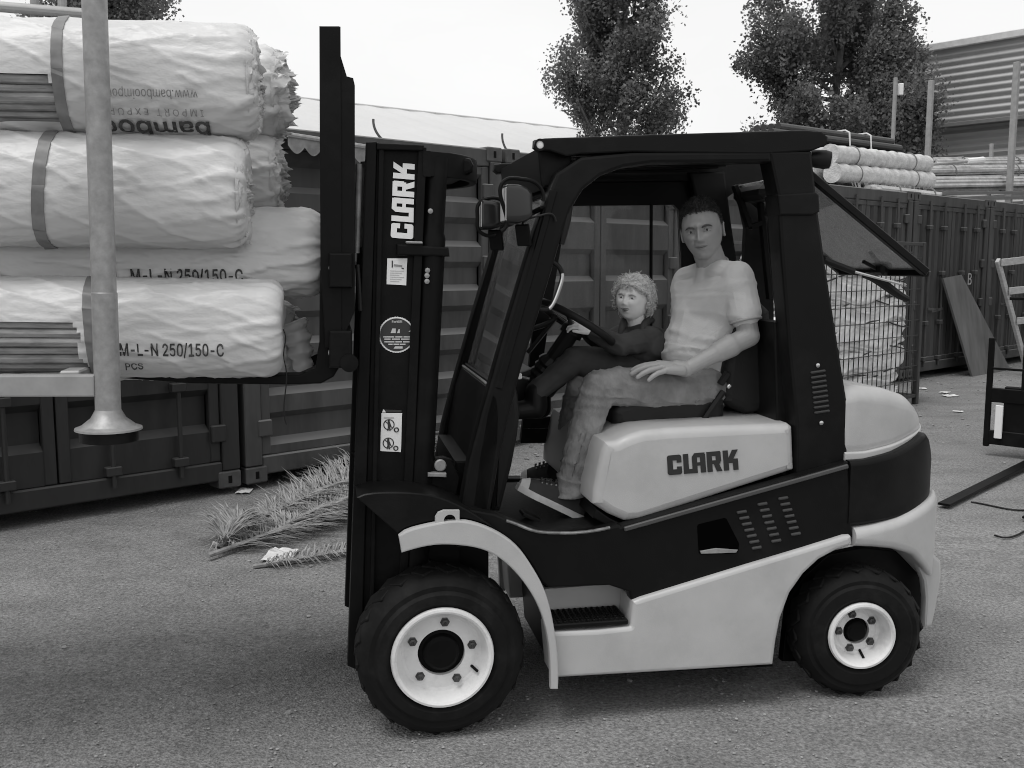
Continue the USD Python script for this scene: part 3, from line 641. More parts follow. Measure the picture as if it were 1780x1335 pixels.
# windscreen between the front pillars
wa = [loc(x, y, GV + 0.01) for x, y in ((962, 330), (866, 676))]; wb = [A([w[0], TWID - GV - 0.01, w[2]]) for w in wa]
def slab(a, b, c, d, t):
    n = np.cross(b - a, d - a); n /= np.linalg.norm(n); V = [a, b, c, d, a + n * t, b + n * t, c + n * t, d + n * t]; m = trimesh.convex.convex_hull(np.array(V)); return m
fl('windscreen', slab(wa[0], wa[1], wb[1], wb[0], 0.004), glass('windscreen_glass', 0.8, 0.06, 0.35, 0.12), smooth=False)
for pts in ([wa[0], wa[1]], [wb[0], wb[1]], [wa[1], wb[1]], [wa[0], wb[0]]): fl('windscreen_frame', beam(pts[0], pts[1], 0.028, 0.028, (0.2, 0, 1) if abs(pts[0][1] - pts[1][1]) > .3 else (0, 1, 0), 0.005), paint_black)
br = [wb[1] + A([-.016, 0, .0]), wa[1] + A([-.016, 0, .0])]; fl('frame_glint', beam(br[0], br[1], 0.01, 0.01), galv)  # pale strip laid on as the glint along the lower frame
# wiper-like dark lever hanging under the roof, near front
lv = [loc(x, y, GV + 0.02) for x, y in ((990, 340), (983, 385), (976, 425))]; fl('grab_strap', tube(lv, [0.016, 0.018, 0.010], 10), plastic)
# assist grip
gr = [loc(x, y, GV + 0.03) for x, y in ((936, 449), (955, 454), (970, 462), (977, 478), (973, 498), (964, 522), (954, 536), (938, 537), (918, 530))]
gs = spline(gr, 34); k1, k2 = 11, 25
fl('assist_grip', tube(gs[:k1 + 1], 0.0085, 10), plastic); fl('assist_grip', tube(gs[k1:k2 + 1], 0.008, 10), chrome, label='bare steel middle of the grip'); fl('assist_grip', tube(gs[k2:], 0.0085, 10), plastic)

# --- work lamps on the front pillar
def lamp(cx, cy, w, h, v, hoop, face):
    p = loc(cx, cy, v); s = loc(cx + 1, cy, v)[0] - p[0]; W, H = w * s, h * s
    sec = []
    for f, sc in ((0, 0.92), (0.08, 1.0), (0.5, 0.98), (0.8, 0.86), (1.0, 0.62)):
        q = rrect(-H * sc / 2, H * sc / 2, -H * sc / 2, H * sc / 2, H * 0.2 * sc, 4); sec.append(np.column_stack([np.full(len(q), W * f), q[:, 0], q[:, 1]]))
    m = loft(sec); m.apply_translation(p - A([W / 2, 0, 0])); root = fl('work_lamp', m, M('lamp_housing', 0.012, 0.25))
    fl('lens', rbox(p[0] - W / 2 - 0.001, p[0] - W / 2 + 0.002, p[1] - H * .42, p[1] + H * .42, p[2] - H * .42, p[2] + H * .42, 0.005), lamp_lens, root)
    for dv in (-H * 0.3, H * 0.3):
        pts = [loc(x, y, v + dv) for x, y in hoop]; fl('lamp_guard', tube(spline(pts, 30), 0.0065, 8), paint_black, root)
    fl('mount', beam(p + A([W * 0.2, 0, -H / 2]), p + A([W * 0.35, 0.02, -H / 2 - 0.07]), 0.05, 0.012), paint_black, root)
    return root
lamp(898, 356, 46, 66, GV - 0.03, [(872, 402), (870, 340), (872, 320), (880, 312), (905, 311), (930, 317), (942, 330), (944, 350)], 1)
lamp(853, 374, 38, 50, GV + 0.16, [(862, 408), (842, 408), (832, 400), (830, 380), (832, 355), (842, 347), (868, 346), (876, 352)], 1)
fl('lamp_bracket', beam(loc(945, 360, GV), loc(880, 392, GV + 0.12), 0.03, 0.012), paint_black)
fl('lamp_cable', tube(spline([loc(x, y, GV - 0.01) for x, y in ((905, 400), (915, 382), (938, 375), (958, 372), (966, 385))], 20), 0.004, 6), plastic)
# rear work lamp
p = loc(1418, 276, 0.16); root = fl('rear_lamp', lathe([(0.03, 0.05), (0.034, 0.03), (0.03, -0.02), (0.001, -0.03)], p, (0.9, -0.3, -0.1), 20), plastic)
fl('rear_lamp_lens', lathe([(0.029, 0.051), (0.02, 0.056), (0.001, 0.058)], p, (0.9, -0.3, -0.1), 20), lamp_lens, root)

# --- raised rear window
r0, r1 = loc(1402, 300, 0.22), loc(1610, 474, 0.22); far_d = A([0, TWID - 0.44, 0])
fl('rear_window_frame', beam(r0, r1, 0.03, 0.03, (0, 1, 0), 0.004), paint_black)
fl('rear_window_frame', beam(r0 + far_d, r1 + far_d, 0.03, 0.03, (0, 1, 0), 0.004), paint_black); fl('rear_window_frame', beam(r1, r1 + far_d, 0.03, 0.03, (0, 0, 1), 0.004), paint_black)
fl('rear_window_pane', slab(r0, r1, r1 + far_d, r0 + far_d, 0.004), glass('rear_glass_sky_haze', 0.9, 0.20, 0.5, 0.06), smooth=False)  # diffuse haze in this pane stands for reflected sky
s0, s1, s2 = loc(1432, 452, 0.26), loc(1484, 472, 0.26), loc(1566, 494, 0.26)
fl('gas_strut', rod(s0, s1, 0.013, 12), plastic); fl('strut_rod', rod(s1, s2, 0.005, 10), chrome)
fl('wiper_arm', beam(loc(1500, 454, 0.5), loc(1536, 474, 0.5), 0.015, 0.015), plastic)
wm = loc(1545, 468, 0.5); fl('wiper_motor', rbox(wm[0] - 0.06, wm[0] + 0.05, wm[1] - 0.05, wm[1] + 0.05, wm[2] - 0.025, wm[2] + 0.025, 0.012), plastic)
fl('wiper_motor', lathe([(0.028, 0), (0.03, 0.01), (0.022, 0.05), (0.001, 0.055)], loc(1568, 460, 0.5), (0.5, -0.8, 0.4), 14), plastic)
gl = [loc(x, y, 0.34) for x, y in ((1502, 478), (1530, 490), (1556, 508), (1578, 520))]; fl('lock_handle', tube(spline(gl, 14), [0.012 + 0.006 * math.sin(i / 13 * PI) for i in range(14)], 8), plastic)

# --- cab interior: seat, dash, column, wheel
SVm = 0.535
seat_c = [(1066, 716), (1075, 702), (1110, 692), (1200, 690), (1262, 688), (1262, 735), (1200, 746), (1080, 748), (1068, 738)]
fl('seat_cushion', pp(seat_c, SVm - 0.22, SVm + 0.24, 0.035, 0.006, n=3), vinyl)
seat_b = [(1255, 700), (1262, 620), (1276, 560), (1290, 534), (1306, 527), (1330, 528), (1342, 540), (1345, 580), (1350, 660), (1352, 712), (1300, 722)]
fl('seat_backrest', pp(seat_b, SVm - 0.21, SVm + 0.23, 0.04, 0.006, n=3), vinyl)
fl('seat_base', pp([(1080, 742), (1330, 720), (1345, 745), (1090, 765)], SVm - 0.2, SVm + 0.22, 0.01), plastic)
bk = loc(1252, 668, 0.30); fl('belt_buckle', beam(bk, bk + A([0.03, 0, 0.045]), 0.03, 0.02), plastic); bt = loc(1264, 674, 0.29); fl('buckle_button', beam(bt, bt + A([0.012, 0, 0.012]), 0.02, 0.014), chrome)
fl('seat_belt', tube(spline([loc(x, y, 0.30) for x, y in ((1218, 738), (1240, 705), (1258, 680))], 10), 0.012, 6), plastic)
# dash and column
fl('dash_board', pp([(868, 640), (890, 655), (900, 680), (905, 720), (900, 760), (890, 812), (870, 890), (852, 890)], 0.30, 0.90, 0.02, 0.006), plastic)
sw = loc(1002, 563, 0.53); swn = A([0.52, 0.05, 0.85]); swn /= np.linalg.norm(swn)
x, y, _ = frame_of(swn); ring = [sw + 0.165 * (math.cos(a) * x + math.sin(a) * y) for a in np.linspace(0, 2 * PI, 41)[:-1]]
ST = fl('steering_wheel', tube(ring, 0.015, 12, closed=True), plastic)
for a in (0.4, 2.5, 4.6): fl('spoke', rod(sw - swn * 0.025, sw + 0.16 * (math.cos(a) * x + math.sin(a) * y), 0.010, 8), plastic, ST)
fl('steering_hub', lathe([(0.045, -0.05), (0.045, -0.02), (0.03, 0.0), (0.001, 0.004)], sw, swn, 20), plastic, ST)
colb = loc(915, 690, 0.66); cp = [sw - swn * 0.03 + (colb - sw) * f for f in np.linspace(0, 1, 26)]
fl('steering_column', tube(cp, [0.034 if i < 10 else 0.046 + 0.007 * (i % 2) for i in range(26)], 14), plastic, smooth=20)
fl('pedal_console', pp([(886, 655), (925, 640), (962, 672), (948, 700), (930, 722), (884, 735)], 0.60, 0.85, 0.015, 0.004), plastic)
p = loc(905, 656, 0.44); fl('key_switch', rod(p, p + A([0.032, -0.01, -0.006]), 0.0065, 8), chrome); fl('key_switch', rbox(p[0] - 0.014, p[0] + 0.004, p[1] - 0.01, p[1] + 0.01, p[2] - 0.006, p[2] + 0.016, 0.003), sticker_white)
lvr = [loc(x, y, 0.62) for x, y in ((903, 582), (930, 570), (952, 562), (966, 552))]; fl('control_lever', tube(spline(lvr, 12), 0.011, 8), plastic)
for dv in (0, .1, .2):
    p = loc(960 + 8 * dv, 560, 0.62 + dv); fl('control_lever', tube([p + A([-.1, 0, -.12]), p, p + A([.01, 0, .03])], [0.008, 0.008, 0.014], 8), plastic)
pl = loc(935, 742, 0.93); fl('far_step', rbox(pl[0] - 0.07, pl[0] + 0.07, 0.92, 1.0, pl[2] - 0.01, pl[2], 0.004), galv)
# rear bulkhead frame, seen behind the driver's head
for (a, b) in (((1277, 322), (1303, 395)), ((1303, 395), (1330, 385)), ((1322, 352), (1338, 520))):
    fl('rear_frame_bar', beam(loc(*a, 0.62), loc(*b, 0.62), 0.022, 0.03, (0, 1, 0)), paint_black)
fl('rear_bulkhead', pp([(1345, 560), (1375, 560), (1392, 735), (1350, 735)], 0.18, TWID - 0.18, 0.008), paint_black)
bp = loc(1318, 350, 0.55); fl('rear_blower', rbox(bp[0] - 0.05, bp[0] + 0.06, 0.42, 0.7, bp[2] - 0.0, bp[2] + 0.06, 0.02), plastic)

pdl = loc(915, 868, 0.37); fl('pedal', beam(pdl + A([-0.03, -0.05, -0.035]), pdl + A([0.05, -0.05, -0.075]), 0.07, 0.014), plastic)
# ------------------------------------------------------------------ mast, carriage, backrest, forks
MV = 0.20
def mp_(name, pts, d, v=MV, r=0.005, mat=paint_mast, parent=None, round_=0.0, lab=None): return fl(name, pp(pts, v, v + d, r, round_), mat, parent, label=lab)
for k, v in ((0, MV), (1, TWID - MV - 0.05)):
    D = 0.05
    P = lambda pts: uz(pts, MV)
    fl('mast_rail', cat([prism(P([(637, 247), (655, 246), (641, 700), (628, 1168), (604, 1158)]), v, v + 0.085, 0.004),
                         prism(P([(655, 250), (735, 254), (716, 700), (700, 1120), (628, 1165)]), v + 0.018, v + 0.04, 0.003)]), paint_mast)
    fl('inner_rail', prism(P([(659, 250), (668, 250), (648, 1150), (641, 1150)]), v + 0.002, v + 0.075, 0.003), paint_mast)
    fl('inner_rail', prism(P([(728, 254), (742, 256), (722, 760), (703, 1110), (690, 1110)]), v + 0.004, v + 0.07, 0.003), paint_mast)
    # lift cylinder behind the rail
    ca, cb = loc(760, 275, MV + 0.05), loc(722, 1010, MV + 0.05)
    ca[1] = cb[1] = v + 0.04
    fl('lift_cylinder', tube([ca, ca * 0.83 + cb * 0.17 , ca * 0.82 + cb * 0.18, cb], [0.036, 0.036, 0.042, 0.044], 18), paint_mast)
# bowed top tie bar and the lower ones
top = [loc(x, y, MV) for x, y in ((648, 262), (700, 266))]
def bow(px0, py0, bulge, z_h, n=17):
    p0 = loc(px0, py0, MV); secs = []
    for f in np.linspace(0, 1, n):
        s = math.sin(PI * f) ** 0.6; v = MV + (TWID - 2 * MV) * f; u = p0[0] + bulge * s
        q = rrect(u, u + 0.03, p0[2] - z_h, p0[2], 0.006, 2); secs.append(np.column_stack([q[:, 0], np.full(len(q), v), q[:, 1]]))
    return loft(secs)
fl('mast_crossbar', bow(735, 262, 0.20, 0.085), paint_mast)
tp_ = uz([(655, 252), (740, 256), (790, 262), (826, 270), (832, 282), (830, 294), (815, 300), (775, 296), (735, 290), (655, 282)], MV + 0.0)
fl('mast_crossbar', prism(tp_, MV + 0.10, TWID - MV - 0.10, 0.012, 2), paint_mast)
fl('top_lug', pp([(655, 248), (738, 252), (735, 262), (655, 260)], MV - 0.004, MV + 0.07, 0.004), paint_mast)
fl('mast_crossbar', pp([(690, 424), (780, 430), (782, 446), (690, 444)], MV - 0.006, TWID - MV, 0.006), paint_mast)
fl('mast_crossbar', pp([(628, 1080), (700, 1060), (700, 1130), (628, 1150)], MV + 0.05, TWID - MV - 0.05, 0.006), paint_mast)
fl('crossbar_edge', beam(loc(705, 421, MV - 0.008), loc(735, 422, MV - 0.008), 0.008, 0.008), galv)
for x, y in ((748, 367), (743, 470), (742, 479), (742, 489)):
    fl('mast_bolt', lathe([(0.009, 0), (0.009, 0.006), (0.004, 0.008), (0.0005, 0.008)], loc(x, y, MV + 0.0), (0, -1, 0), 8), galv)
letters_on_quad((718, 416), (721, 284), (684, 281), (679, 413), MV + 0.017, logo_white)
# hydraulic tubes by the carriage
ht = [loc(x, y, MV - 0.01) for x, y in ((624, 285), (622, 350), (619, 440))]; fl('hydraulic_tube', tube(ht, 0.011, 10), M('worn_tube_steel', 0.12, 0.35, metal=0.5, var=0.4, scale=20))
ht = [loc(x, y, MV + 0.06) for x, y in ((630, 292), (627, 430))]; fl('hydraulic_tube', tube(ht, 0.010, 10), M('worn_tube_steel', 0.12, 0.35, metal=0.5, var=0.4, scale=20))
ht = [loc(x, y, MV - 0.005) for x, y in ((621, 460), (624, 500), (626, 540))]; fl('hydraulic_hose', tube(spline(ht, 10), 0.008, 8), plastic)
# stickers
def decal(name, px, v, mat, t=0.0015): return fl(name, pp(px, v - t, v, 0.0003), mat, smooth=False)
W_ = MV + 0.018
lb = decal('label_plate', [(673, 449), (708, 449), (706, 496), (672, 494)], W_, sticker_white)
fl('label_print', pp([(681, 453), (683, 453), (683, 465), (681, 465)], W_ - 0.003, W_ - 0.0015, 0.0003), sticker_ink, lb)
fl('label_print', pp([(685, 459), (699, 461), (699, 464), (685, 463)], W_ - 0.003, W_ - 0.0015, 0.0003), M('label_print_grey', 0.25, 0.6), lb)
fl('label_print', pp([(698, 465), (702, 466), (702, 468), (698, 467)], W_ - 0.003, W_ - 0.0015, 0.0003), sticker_ink, lb)
for i in range(6): fl('label_print', pp([(678, 470 + i * 3.6), (702 - (i % 3) * 4, 470.8 + i * 3.6), (702 - (i % 3) * 4, 471.8 + i * 3.6), (678, 471.2 + i * 3.6)], W_ - 0.0025, W_ - 0.0015, 0.0002), M('label_print_pale', 0.42, 0.6), lb)
# round sticker
cc = loc(689.5, 582, W_); Rr = 31 * (loc(690.5, 582, W_)[0] - cc[0])
tooth = [(Rr * (1 + 0.025 * (k % 2))) for k in range(88)]
disc = [(cc[0] + tooth[k] * math.cos(2 * PI * k / 88), cc[2] + tooth[k] * math.sin(2 * PI * k / 88)) for k in range(88)]
rs = fl('round_sticker', prism(disc, W_ - 0.0012, W_, 0.0003, 1), sticker_white, smooth=False)
dk = [(cc[0] + Rr * 0.93 * math.cos(2 * PI * k / 48), cc[2] + Rr * 0.93 * math.sin(2 * PI * k / 48)) for k in range(48)]
fl('sticker_face', prism(dk, W_ - 0.0018, W_ - 0.0012, 0.0002, 1), sticker_ink, rs, smooth=False)
def tiny_text(text, px, py, hpx, v, mat, parent, vertical=False, bold=True):
    m = meshkit.text_mesh(text, 1.0, 1.0, bold); p = np.asarray(m.vertices); o = loc(px, py, v); s = o - loc(px, py + hpx, v); sc = abs(s[2]); w = p[:, 0].max()
    m.vertices = np.column_stack([o[0] + (p[:, 0] - w / 2) * sc, o[1] - p[:, 2] * 0.0006, o[2] + p[:, 1] * sc]); return fl('sticker_print', m, mat, parent, smooth=False)
grey_print = M('sticker_grey_print', 0.5, 0.5)
tiny_text('Forklift', 690, 561, 4, W_ - 0.0018, grey_print, rs)
for i, (w, yy) in enumerate(((48, 584.5), (44, 588.5), (44, 593), (30, 597.5))):
    segs = [(-0.5, -0.1), (-0.06, 0.2), (0.24, 0.5)] if i % 2 == 0 else [(-0.5, -0.25), (-0.2, 0.12), (0.16, 0.5)]
    for a_, b_ in segs: fl('sticker_print', pp([(690 + w * a_, yy), (690 + w * b_, yy), (690 + w * b_, yy + 2.2), (690 + w * a_, yy + 2.2)], W_ - 0.0024, W_ - 0.0018, 0.0001), grey_print, rs)
for bx in ((679, 571, 688, 579), (690, 572, 695, 579), (684, 602, 700, 606), (710, 574, 717, 577)):
    fl('sticker_print', pp([(bx[0], bx[3]), (bx[0] + 3, bx[1]), (bx[2], bx[1]), (bx[2], bx[3])], W_ - 0.0024, W_ - 0.0018, 0.0001), grey_print, rs)
# warning label with two little figures
wl_ = decal('warning_label', [(663, 718), (699, 718), (697, 786), (661, 784)], W_, sticker_white)
fl('label_header', pp([(664, 712), (698, 713), (698, 717), (664, 717)], W_ - 0.0016, W_, 0.0002), sticker_ink, wl_)
fl('label_triangle', pp([(664, 717), (667, 711), (671, 717)], W_ - 0.0022, W_ - 0.0016, 0.0001), sticker_white, wl_)
for (cx, cy) in ((676, 738), (675, 770)):
    o = loc(cx, cy, W_); s = loc(cx + 1, cy, W_)[0] - o[0]
    fl('ban_ring', tube([o + A([9 * s * math.cos(a), -0.0022, 9 * s * math.sin(a)]) for a in np.linspace(0, 2 * PI, 25)[:-1]], 0.9 * s, 4, closed=True), sticker_ink, wl_)
    fl('ban_bar', beam(o + A([-6 * s, -0.0022, 6 * s]), o + A([6 * s, -0.0022, -6 * s]), 1.4 * s, 0.0008, (0, -1, 0), 0.0001), sticker_ink, wl_)
    q = lambda pts: [(cx + a_, cy + b_) for a_, b_ in pts]
    fl('figure_print', pp(q([(-1.5, -8), (1.5, -8), (1.5, -5), (3, -1), (5, 4), (3.6, 5), (1.8, 1.5), (2.5, 5), (3, 11), (1, 11), (0, 6), (-1.2, 11), (-3, 11), (-1.6, 4), (-2.4, -3)]), W_ - 0.0030, W_ - 0.0016, 0.0001), sticker_ink, wl_)
    o2 = loc(cx + 13, cy + 9, W_)
    fl('wheel_print', tube([o2 + A([3.6 * s * math.cos(a), -0.0022, 3.6 * s * math.sin(a)]) for a in np.linspace(0, 2 * PI, 17)[:-1]], 1.1 * s, 4, closed=True), sticker_ink, wl_)
fl('label_line', pp([(667, 726), (685, 726), (685, 727), (667, 727)], W_ - 0.0024, W_ - 0.0016, 0.0001), sticker_ink, wl_)
# tilt bracket by the mast foot
tb = loc(765, 808, MV + 0.02); fl('tilt_bracket', pp([(746, 828), (748, 808), (757, 797), (772, 795), (786, 800), (800, 830), (790, 880), (745, 880)], MV + 0.02, MV + 0.06, 0.005), paint_mast)
fl('tilt_pin', lathe([(0.021, 0), (0.021, 0.01), (0.017, 0.013), (0.0005, 0.013)], tb, (0, -1, 0), 18), galv)
fl('bracket_plate', pp([(744, 822), (776, 823), (776, 830), (744, 829)], MV - 0.01, MV + 0.06, 0.003), galv)
fl('axle_bracket', pp([(640, 872), (700, 876), (760, 900), (800, 905), (800, 990), (700, 960), (650, 930)], MV + 0.03, MV + 0.08, 0.006), paint_mast)
fl('front_bulkhead', pp([(790, 800), (850, 800), (850, 1010), (785, 980)], 0.26, TWID - 0.26, 0.01), paint_black)

# carriage with its tall load backrest
KV = 0.16
bk1 = uz([(555, 45), (592, 46), (594, 98), (603, 132), (614, 135), (617, 148), (617, 420), (616, 560), (592, 604), (560, 628), (557, 470)], KV)
for v in (KV, TWID - KV - 0.03, 0.52):
    fl('backrest_upright', prism(uz([(555, 45), (592, 46), (594, 300), (594, 600), (566, 606), (557, 470)], KV), v, v + 0.014, 0.003), paint_mast)
    fl('backrest_upright', prism(uz([(592, 96), (603, 132), (614, 135), (617, 148), (617, 420), (617, 540), (592, 600)], KV), v + 0.004, v + 0.045, 0.003), paint_mast)
for y0, y1 in ((45, 68), (240, 262)): fl('backrest_bar', pp([(558, y0), (590, y0), (590, y1), (558, y1)], KV + 0.014, TWID - KV - 0.03, 0.004), paint_mast)
for y0, y1 in ((440, 500), (575, 640)): fl('carriage_bar', pp([(572, y0), (612, y0), (612, y1), (572, y1)], KV - 0.02, TWID - KV + 0.02, 0.006), paint_mast)
fl('carriage_roller', lathe([(0.03, 0), (0.03, 0.03), (0.01, 0.032), (0.0005, 0.032)], loc(607, 630, KV), (0, -1, 0), 18), paint_mast)
for x, y in ((578, 466), (577, 613)): fl('carriage_bolt', lathe([(0.013, 0), (0.013, 0.006), (0.008, 0.009), (0.0005, 0.009)], loc(x, y, KV - 0.004), (0, -1, 0), 12), galv)
for v in (0.19, 0.75):
    fk = uz([(556, 470), (590, 468), (595, 560), (594, 632), (580, 655), (558, 667), (500, 669), (330, 667), (190, 656), (190, 651), (330, 653), (520, 652), (548, 640), (555, 600)], 0.19)
    fl('fork', prism(fk, v, v + 0.10, 0.006, 2), paint_mast)
# ------------------------------------------------------------------ the stacking rack held up on the forks
PV_ = -0.06
RK_B = wl(188, 755, PV_)
RACK = Thing('stacking_rack', 'galvanised stacking rack with a cone-footed round post held up on the forks', 'rack', RK_B, YAW)
def rk(name, m, mat=galv, smooth=30, parent=None): return RACK.add(name, tw(m), mat, parent, smooth)
def post(pt, pb, v, dv=0.0, first=True):
    a, b = loc(*pt, PV_), loc(*pb, PV_); a[1] = b[1] = v; L = np.linalg.norm(a - b); d = (a - b) / L; r = 0.037
    k = rk('post', lathe([(r, 0.0), (r, 0.40), (r - 0.002, 0.402), (r - 0.002, L), (0.001, L)], b, d, 28))
    rk('post_foot', lathe([(r - 0.004, -0.03), (0.088, -0.052), (0.096, -0.055), (0.097, -0.061), (0.090, -0.061), (0.083, -0.052), (r + 0.014, -0.026), (r + 0.004, -0.008), (r, 0.0)][::-1], b + d * 0.05, d, 32), parent=k)
    rk('foot_socket', lathe([(0.0005, -0.063), (0.084, -0.063), (0.084, -0.10), (0.0005, -0.10)][::-1], b + d * 0.055, d, 24), paint_black, parent=k)
    return d, b
pd, pb_ = post((162, -60), (189, 740), PV_)
u_left = loc(-700, 600, PV_)[0]
for v in (PV_, 0.98):
    bm = uz([(-700, 655), (164, 652), (165, 690), (-700, 692)], PV_ - 0.02)
    rk('base_beam', prism(bm, v - 0.022, v + 0.022, 0.005), steel_grey)
    a = loc(-700, 655, PV_); a[1] = v
    rk('post', lathe([(0.0405, 0.0), (0.0405, 2.0), (0.001, 2.0)], a - A([0, 0, .2]), pd, 20))
for uu in np.linspace(u_left + 0.1, loc(150, 670, PV_)[0] - 0.05, 4):
    z = bm[0][1]; rk('cross_beam', rbox(uu - 0.03, uu + 0.03, PV_ + 0.02, 0.96, z - 0.07, z - 0.012, 0.005), steel_grey)
a, b = loc(-700, -45, 0.98), loc(150, 24, 0.98); rk('top_rail', tube([a, b], 0.020, 12), steel_grey)
a, b = loc(-700, -20, 0.98), loc(150, 34, 0.98)
for x in (60, 108): rk('rail_upright', tube([loc(x, -40, 1.0), loc(x, 40, 1.0)], 0.016, 10), steel_grey)

# ------------------------------------------------------------------ the white bales lying in it
def ridge(x): return 1 - np.abs(2 * (x - np.floor(x)) - 1)
class Bale:
    def __init__(s, right, left, v, hpx, seed, label, flat=1.0, slot=None, end_len=0.06, L=2.3, ruffle=0.0, sq=2.3, straps=(), film=False):
        s.a = loc(*right, v); b = loc(*left, v); s.d = (b - s.a) / np.linalg.norm(b - s.a); s.R = abs(loc(right[0], right[1] - hpx, v)[2] - s.a[2]); s.v = v
        s.n = A([0, -1.0, 0]); s.w = np.cross(s.n, s.d); s.w = s.w if s.w[2] > 0 else -s.w
        s.seed, s.flat, s.sq, s.L, s.end = seed, flat, sq, L, end_len
        s.T = Thing('wrapped_bale', label, 'bale', tp(s.a + s.d * L / 2 - A([0, 0, s.R])), YAW, 'white wrapped bales lying in the rack')
        ls = np.r_[0, 0.004, 0.010, 0.018, 0.028, 0.040, np.arange(0.052, L, 0.011)]; th = np.linspace(0, 2 * PI, 133)[:-1]
        LL, TT = np.meshgrid(ls, th, indexing='ij'); P = s.P(LL, TT); nL, nT = LL.shape
        i, j = np.meshgrid(np.arange(nL - 1), np.arange(nT), indexing='ij'); keep = np.ones(i.shape, bool)
        if slot:
            tc = (th[j] + PI / nT + PI) % (2 * PI) - PI; l_ = ls[i]
            edge = slot[0] + 0.03 * (tc - slot[1]) + 0.012 * np.sin(tc * 9 + seed)
            keep = ~((l_ > edge) & (tc > slot[1]) & (tc < slot[2]))
        i, j = i[keep].ravel(), j[keep].ravel(); j2 = (j + 1) % nT
        V = P.reshape(-1, 3); f = np.stack([i * nT + j, i * nT + j2, (i + 1) * nT + j2, (i + 1) * nT + j], 1); m = tri(V, f)
        c = np.array([[(k + 1) % nT, k, len(V)] for k in range(nT)]); cen = s.a + s.d * 0.006
        m = trimesh.Trimesh(np.vstack([m.vertices, cen]), np.vstack([m.faces, c]), process=False)
        if (m.face_normals[len(m.faces) // 3] @ (m.triangles_center[len(m.faces) // 3] - s.a)) < 0: m.invert()
        s.T.add('wrapping', tw(m), wrap, smooth=True)
        if slot:
            k = 0
            for t in np.arange(slot[1] - 0.25, slot[2] + 0.3, 0.030 / s.R):
                k += 1; l0 = slot[0] - 0.05; r_ = 0.0145 + 0.003 * math.sin(k * 2.3 + seed)
                p0 = s.core(l0, t, s.R * 0.86); p1 = s.core(L, t, s.R * 0.88); mid = s.core((l0 + L) / 2, t + 0.02 * math.sin(k), s.R * 0.87)
                s.T.add('cane', tw(tube(spline([p0, mid, p1], 8), r_, 8)), cane)
            cv = [[s.core(l_, t, s.R * 0.80) for t in np.linspace(0, 2 * PI, 24)[:-1]] for l_ in (slot[0] - 0.04, L)]
            s.T.add('core', tw(loft(cv)), M('dark_core', 0.03, 0.8))
        for (l0, tilt, wd) in straps: s.strap(l0, tilt, wd)
        if ruffle > 0: s.ruffle(ruffle)
    def core(s, l, t, R):
        c, n = np.cos(t), np.sin(t); k = (np.abs(c) ** s.sq + np.abs(n) ** s.sq) ** (-1 / s.sq)
        return s.a + np.multiply.outer(l, s.d) + np.multiply.outer(R * k * c, s.n) + np.multiply.outer(R * k * n * s.flat, s.w)
    def rad(s, l, t):
        R = np.full(np.shape(l), s.R); q = np.stack([l * 2.2 + 0 * t, np.cos(t) * 0.8, np.sin(t) * 0.8], -1)
        big = meshkit.fbm(q + s.seed * 7.1, 2, s.seed) - 0.5
        # diagonal pulls in the cloth
        warp = meshkit.fbm(np.stack([l * 3.5, np.cos(t) * 1.3, np.sin(t) * 1.3], -1) + 31.7 + s.seed, 3, s.seed + 5)
        u1 = l * 3.2 + t * 1.7 + warp * 1.5; u2 = l * 4.4 - t * 1.5 + warp * 1.4 + 0.37; u3 = t * 4.0 + l * 1.5 + warp * 2.2
        amp = np.clip(meshkit.fbm(np.stack([l * 1.7, np.cos(t), np.sin(t)], -1) + 11.3 * s.seed, 2, s.seed + 9) * 2.4 - 0.7, 0, 1.2)
        amp2 = np.clip(1.3 - amp, 0, 1)
        f = 0.007 * amp * ridge(u1) ** 5 + 0.006 * amp2 * ridge(u2) ** 6 + 0.004 * amp * ridge(u3 * 1.7) ** 5 + 0.003 * ridge(u1 * 2.3 - u2 * 0.7) ** 6
        near_end = np.exp(-l / 0.22)
        f = f + 0.008 * near_end * ridge(t * 2.2 + warp * 1.6 + l * 2) ** 2
        fine = meshkit.fbm(np.stack([l * 14, np.cos(t) * 5, np.sin(t) * 5], -1) + s.seed, 3, s.seed + 2) - 0.5
        R = R * (1 + 0.022 * big) + f - 0.006 + 0.004 * fine
        e = np.clip(l / s.end, 0, 1); R = R * (0.70 + 0.30 * np.sqrt(1 - (1 - e) ** 2)) * (1 - 0.05 * np.exp(-l / 0.05) * ridge(t * 3.5 + warp * 2) ** 2) + near_end * 0
        return R
    def P(s, l, t):
        l, t = np.broadcast_arrays(np.asarray(l, float), np.asarray(t, float)); r = s.rad(l, t)
        c, n = np.cos(t), np.sin(t); k = (np.abs(c) ** s.sq + np.abs(n) ** s.sq) ** (-1 / s.sq)
        wob = 0.006 * (meshkit.fbm(np.stack([np.cos(t) * 2.5, np.sin(t) * 2.5, 0 * t], -1) + s.seed, 3, s.seed) - 0.5) * np.exp(-l / 0.05) * 3
        return s.a + (l + wob)[..., None] * s.d + (r * k * c)[..., None] * s.n + (r * k * n * s.flat)[..., None] * s.w
    def l_of(s, px, py):                                      # picture x -> length along the bale, on its near side
        p = loc(px, py, s.v - s.R); return (p - s.a) @ s.d
    def t_of(s, px, py):
        best = None
        for t in np.linspace(-1.45, 1.45, 581):
            q = s.core(s.l_of(px, py), t, s.R); w = tp(q) - CAMP; z = w @ FWD; y = 667.5 - FPX * (w @ UPV) / z
            if best is None or abs(y - py) < best[0]: best = (abs(y - py), t)
        return best[1]
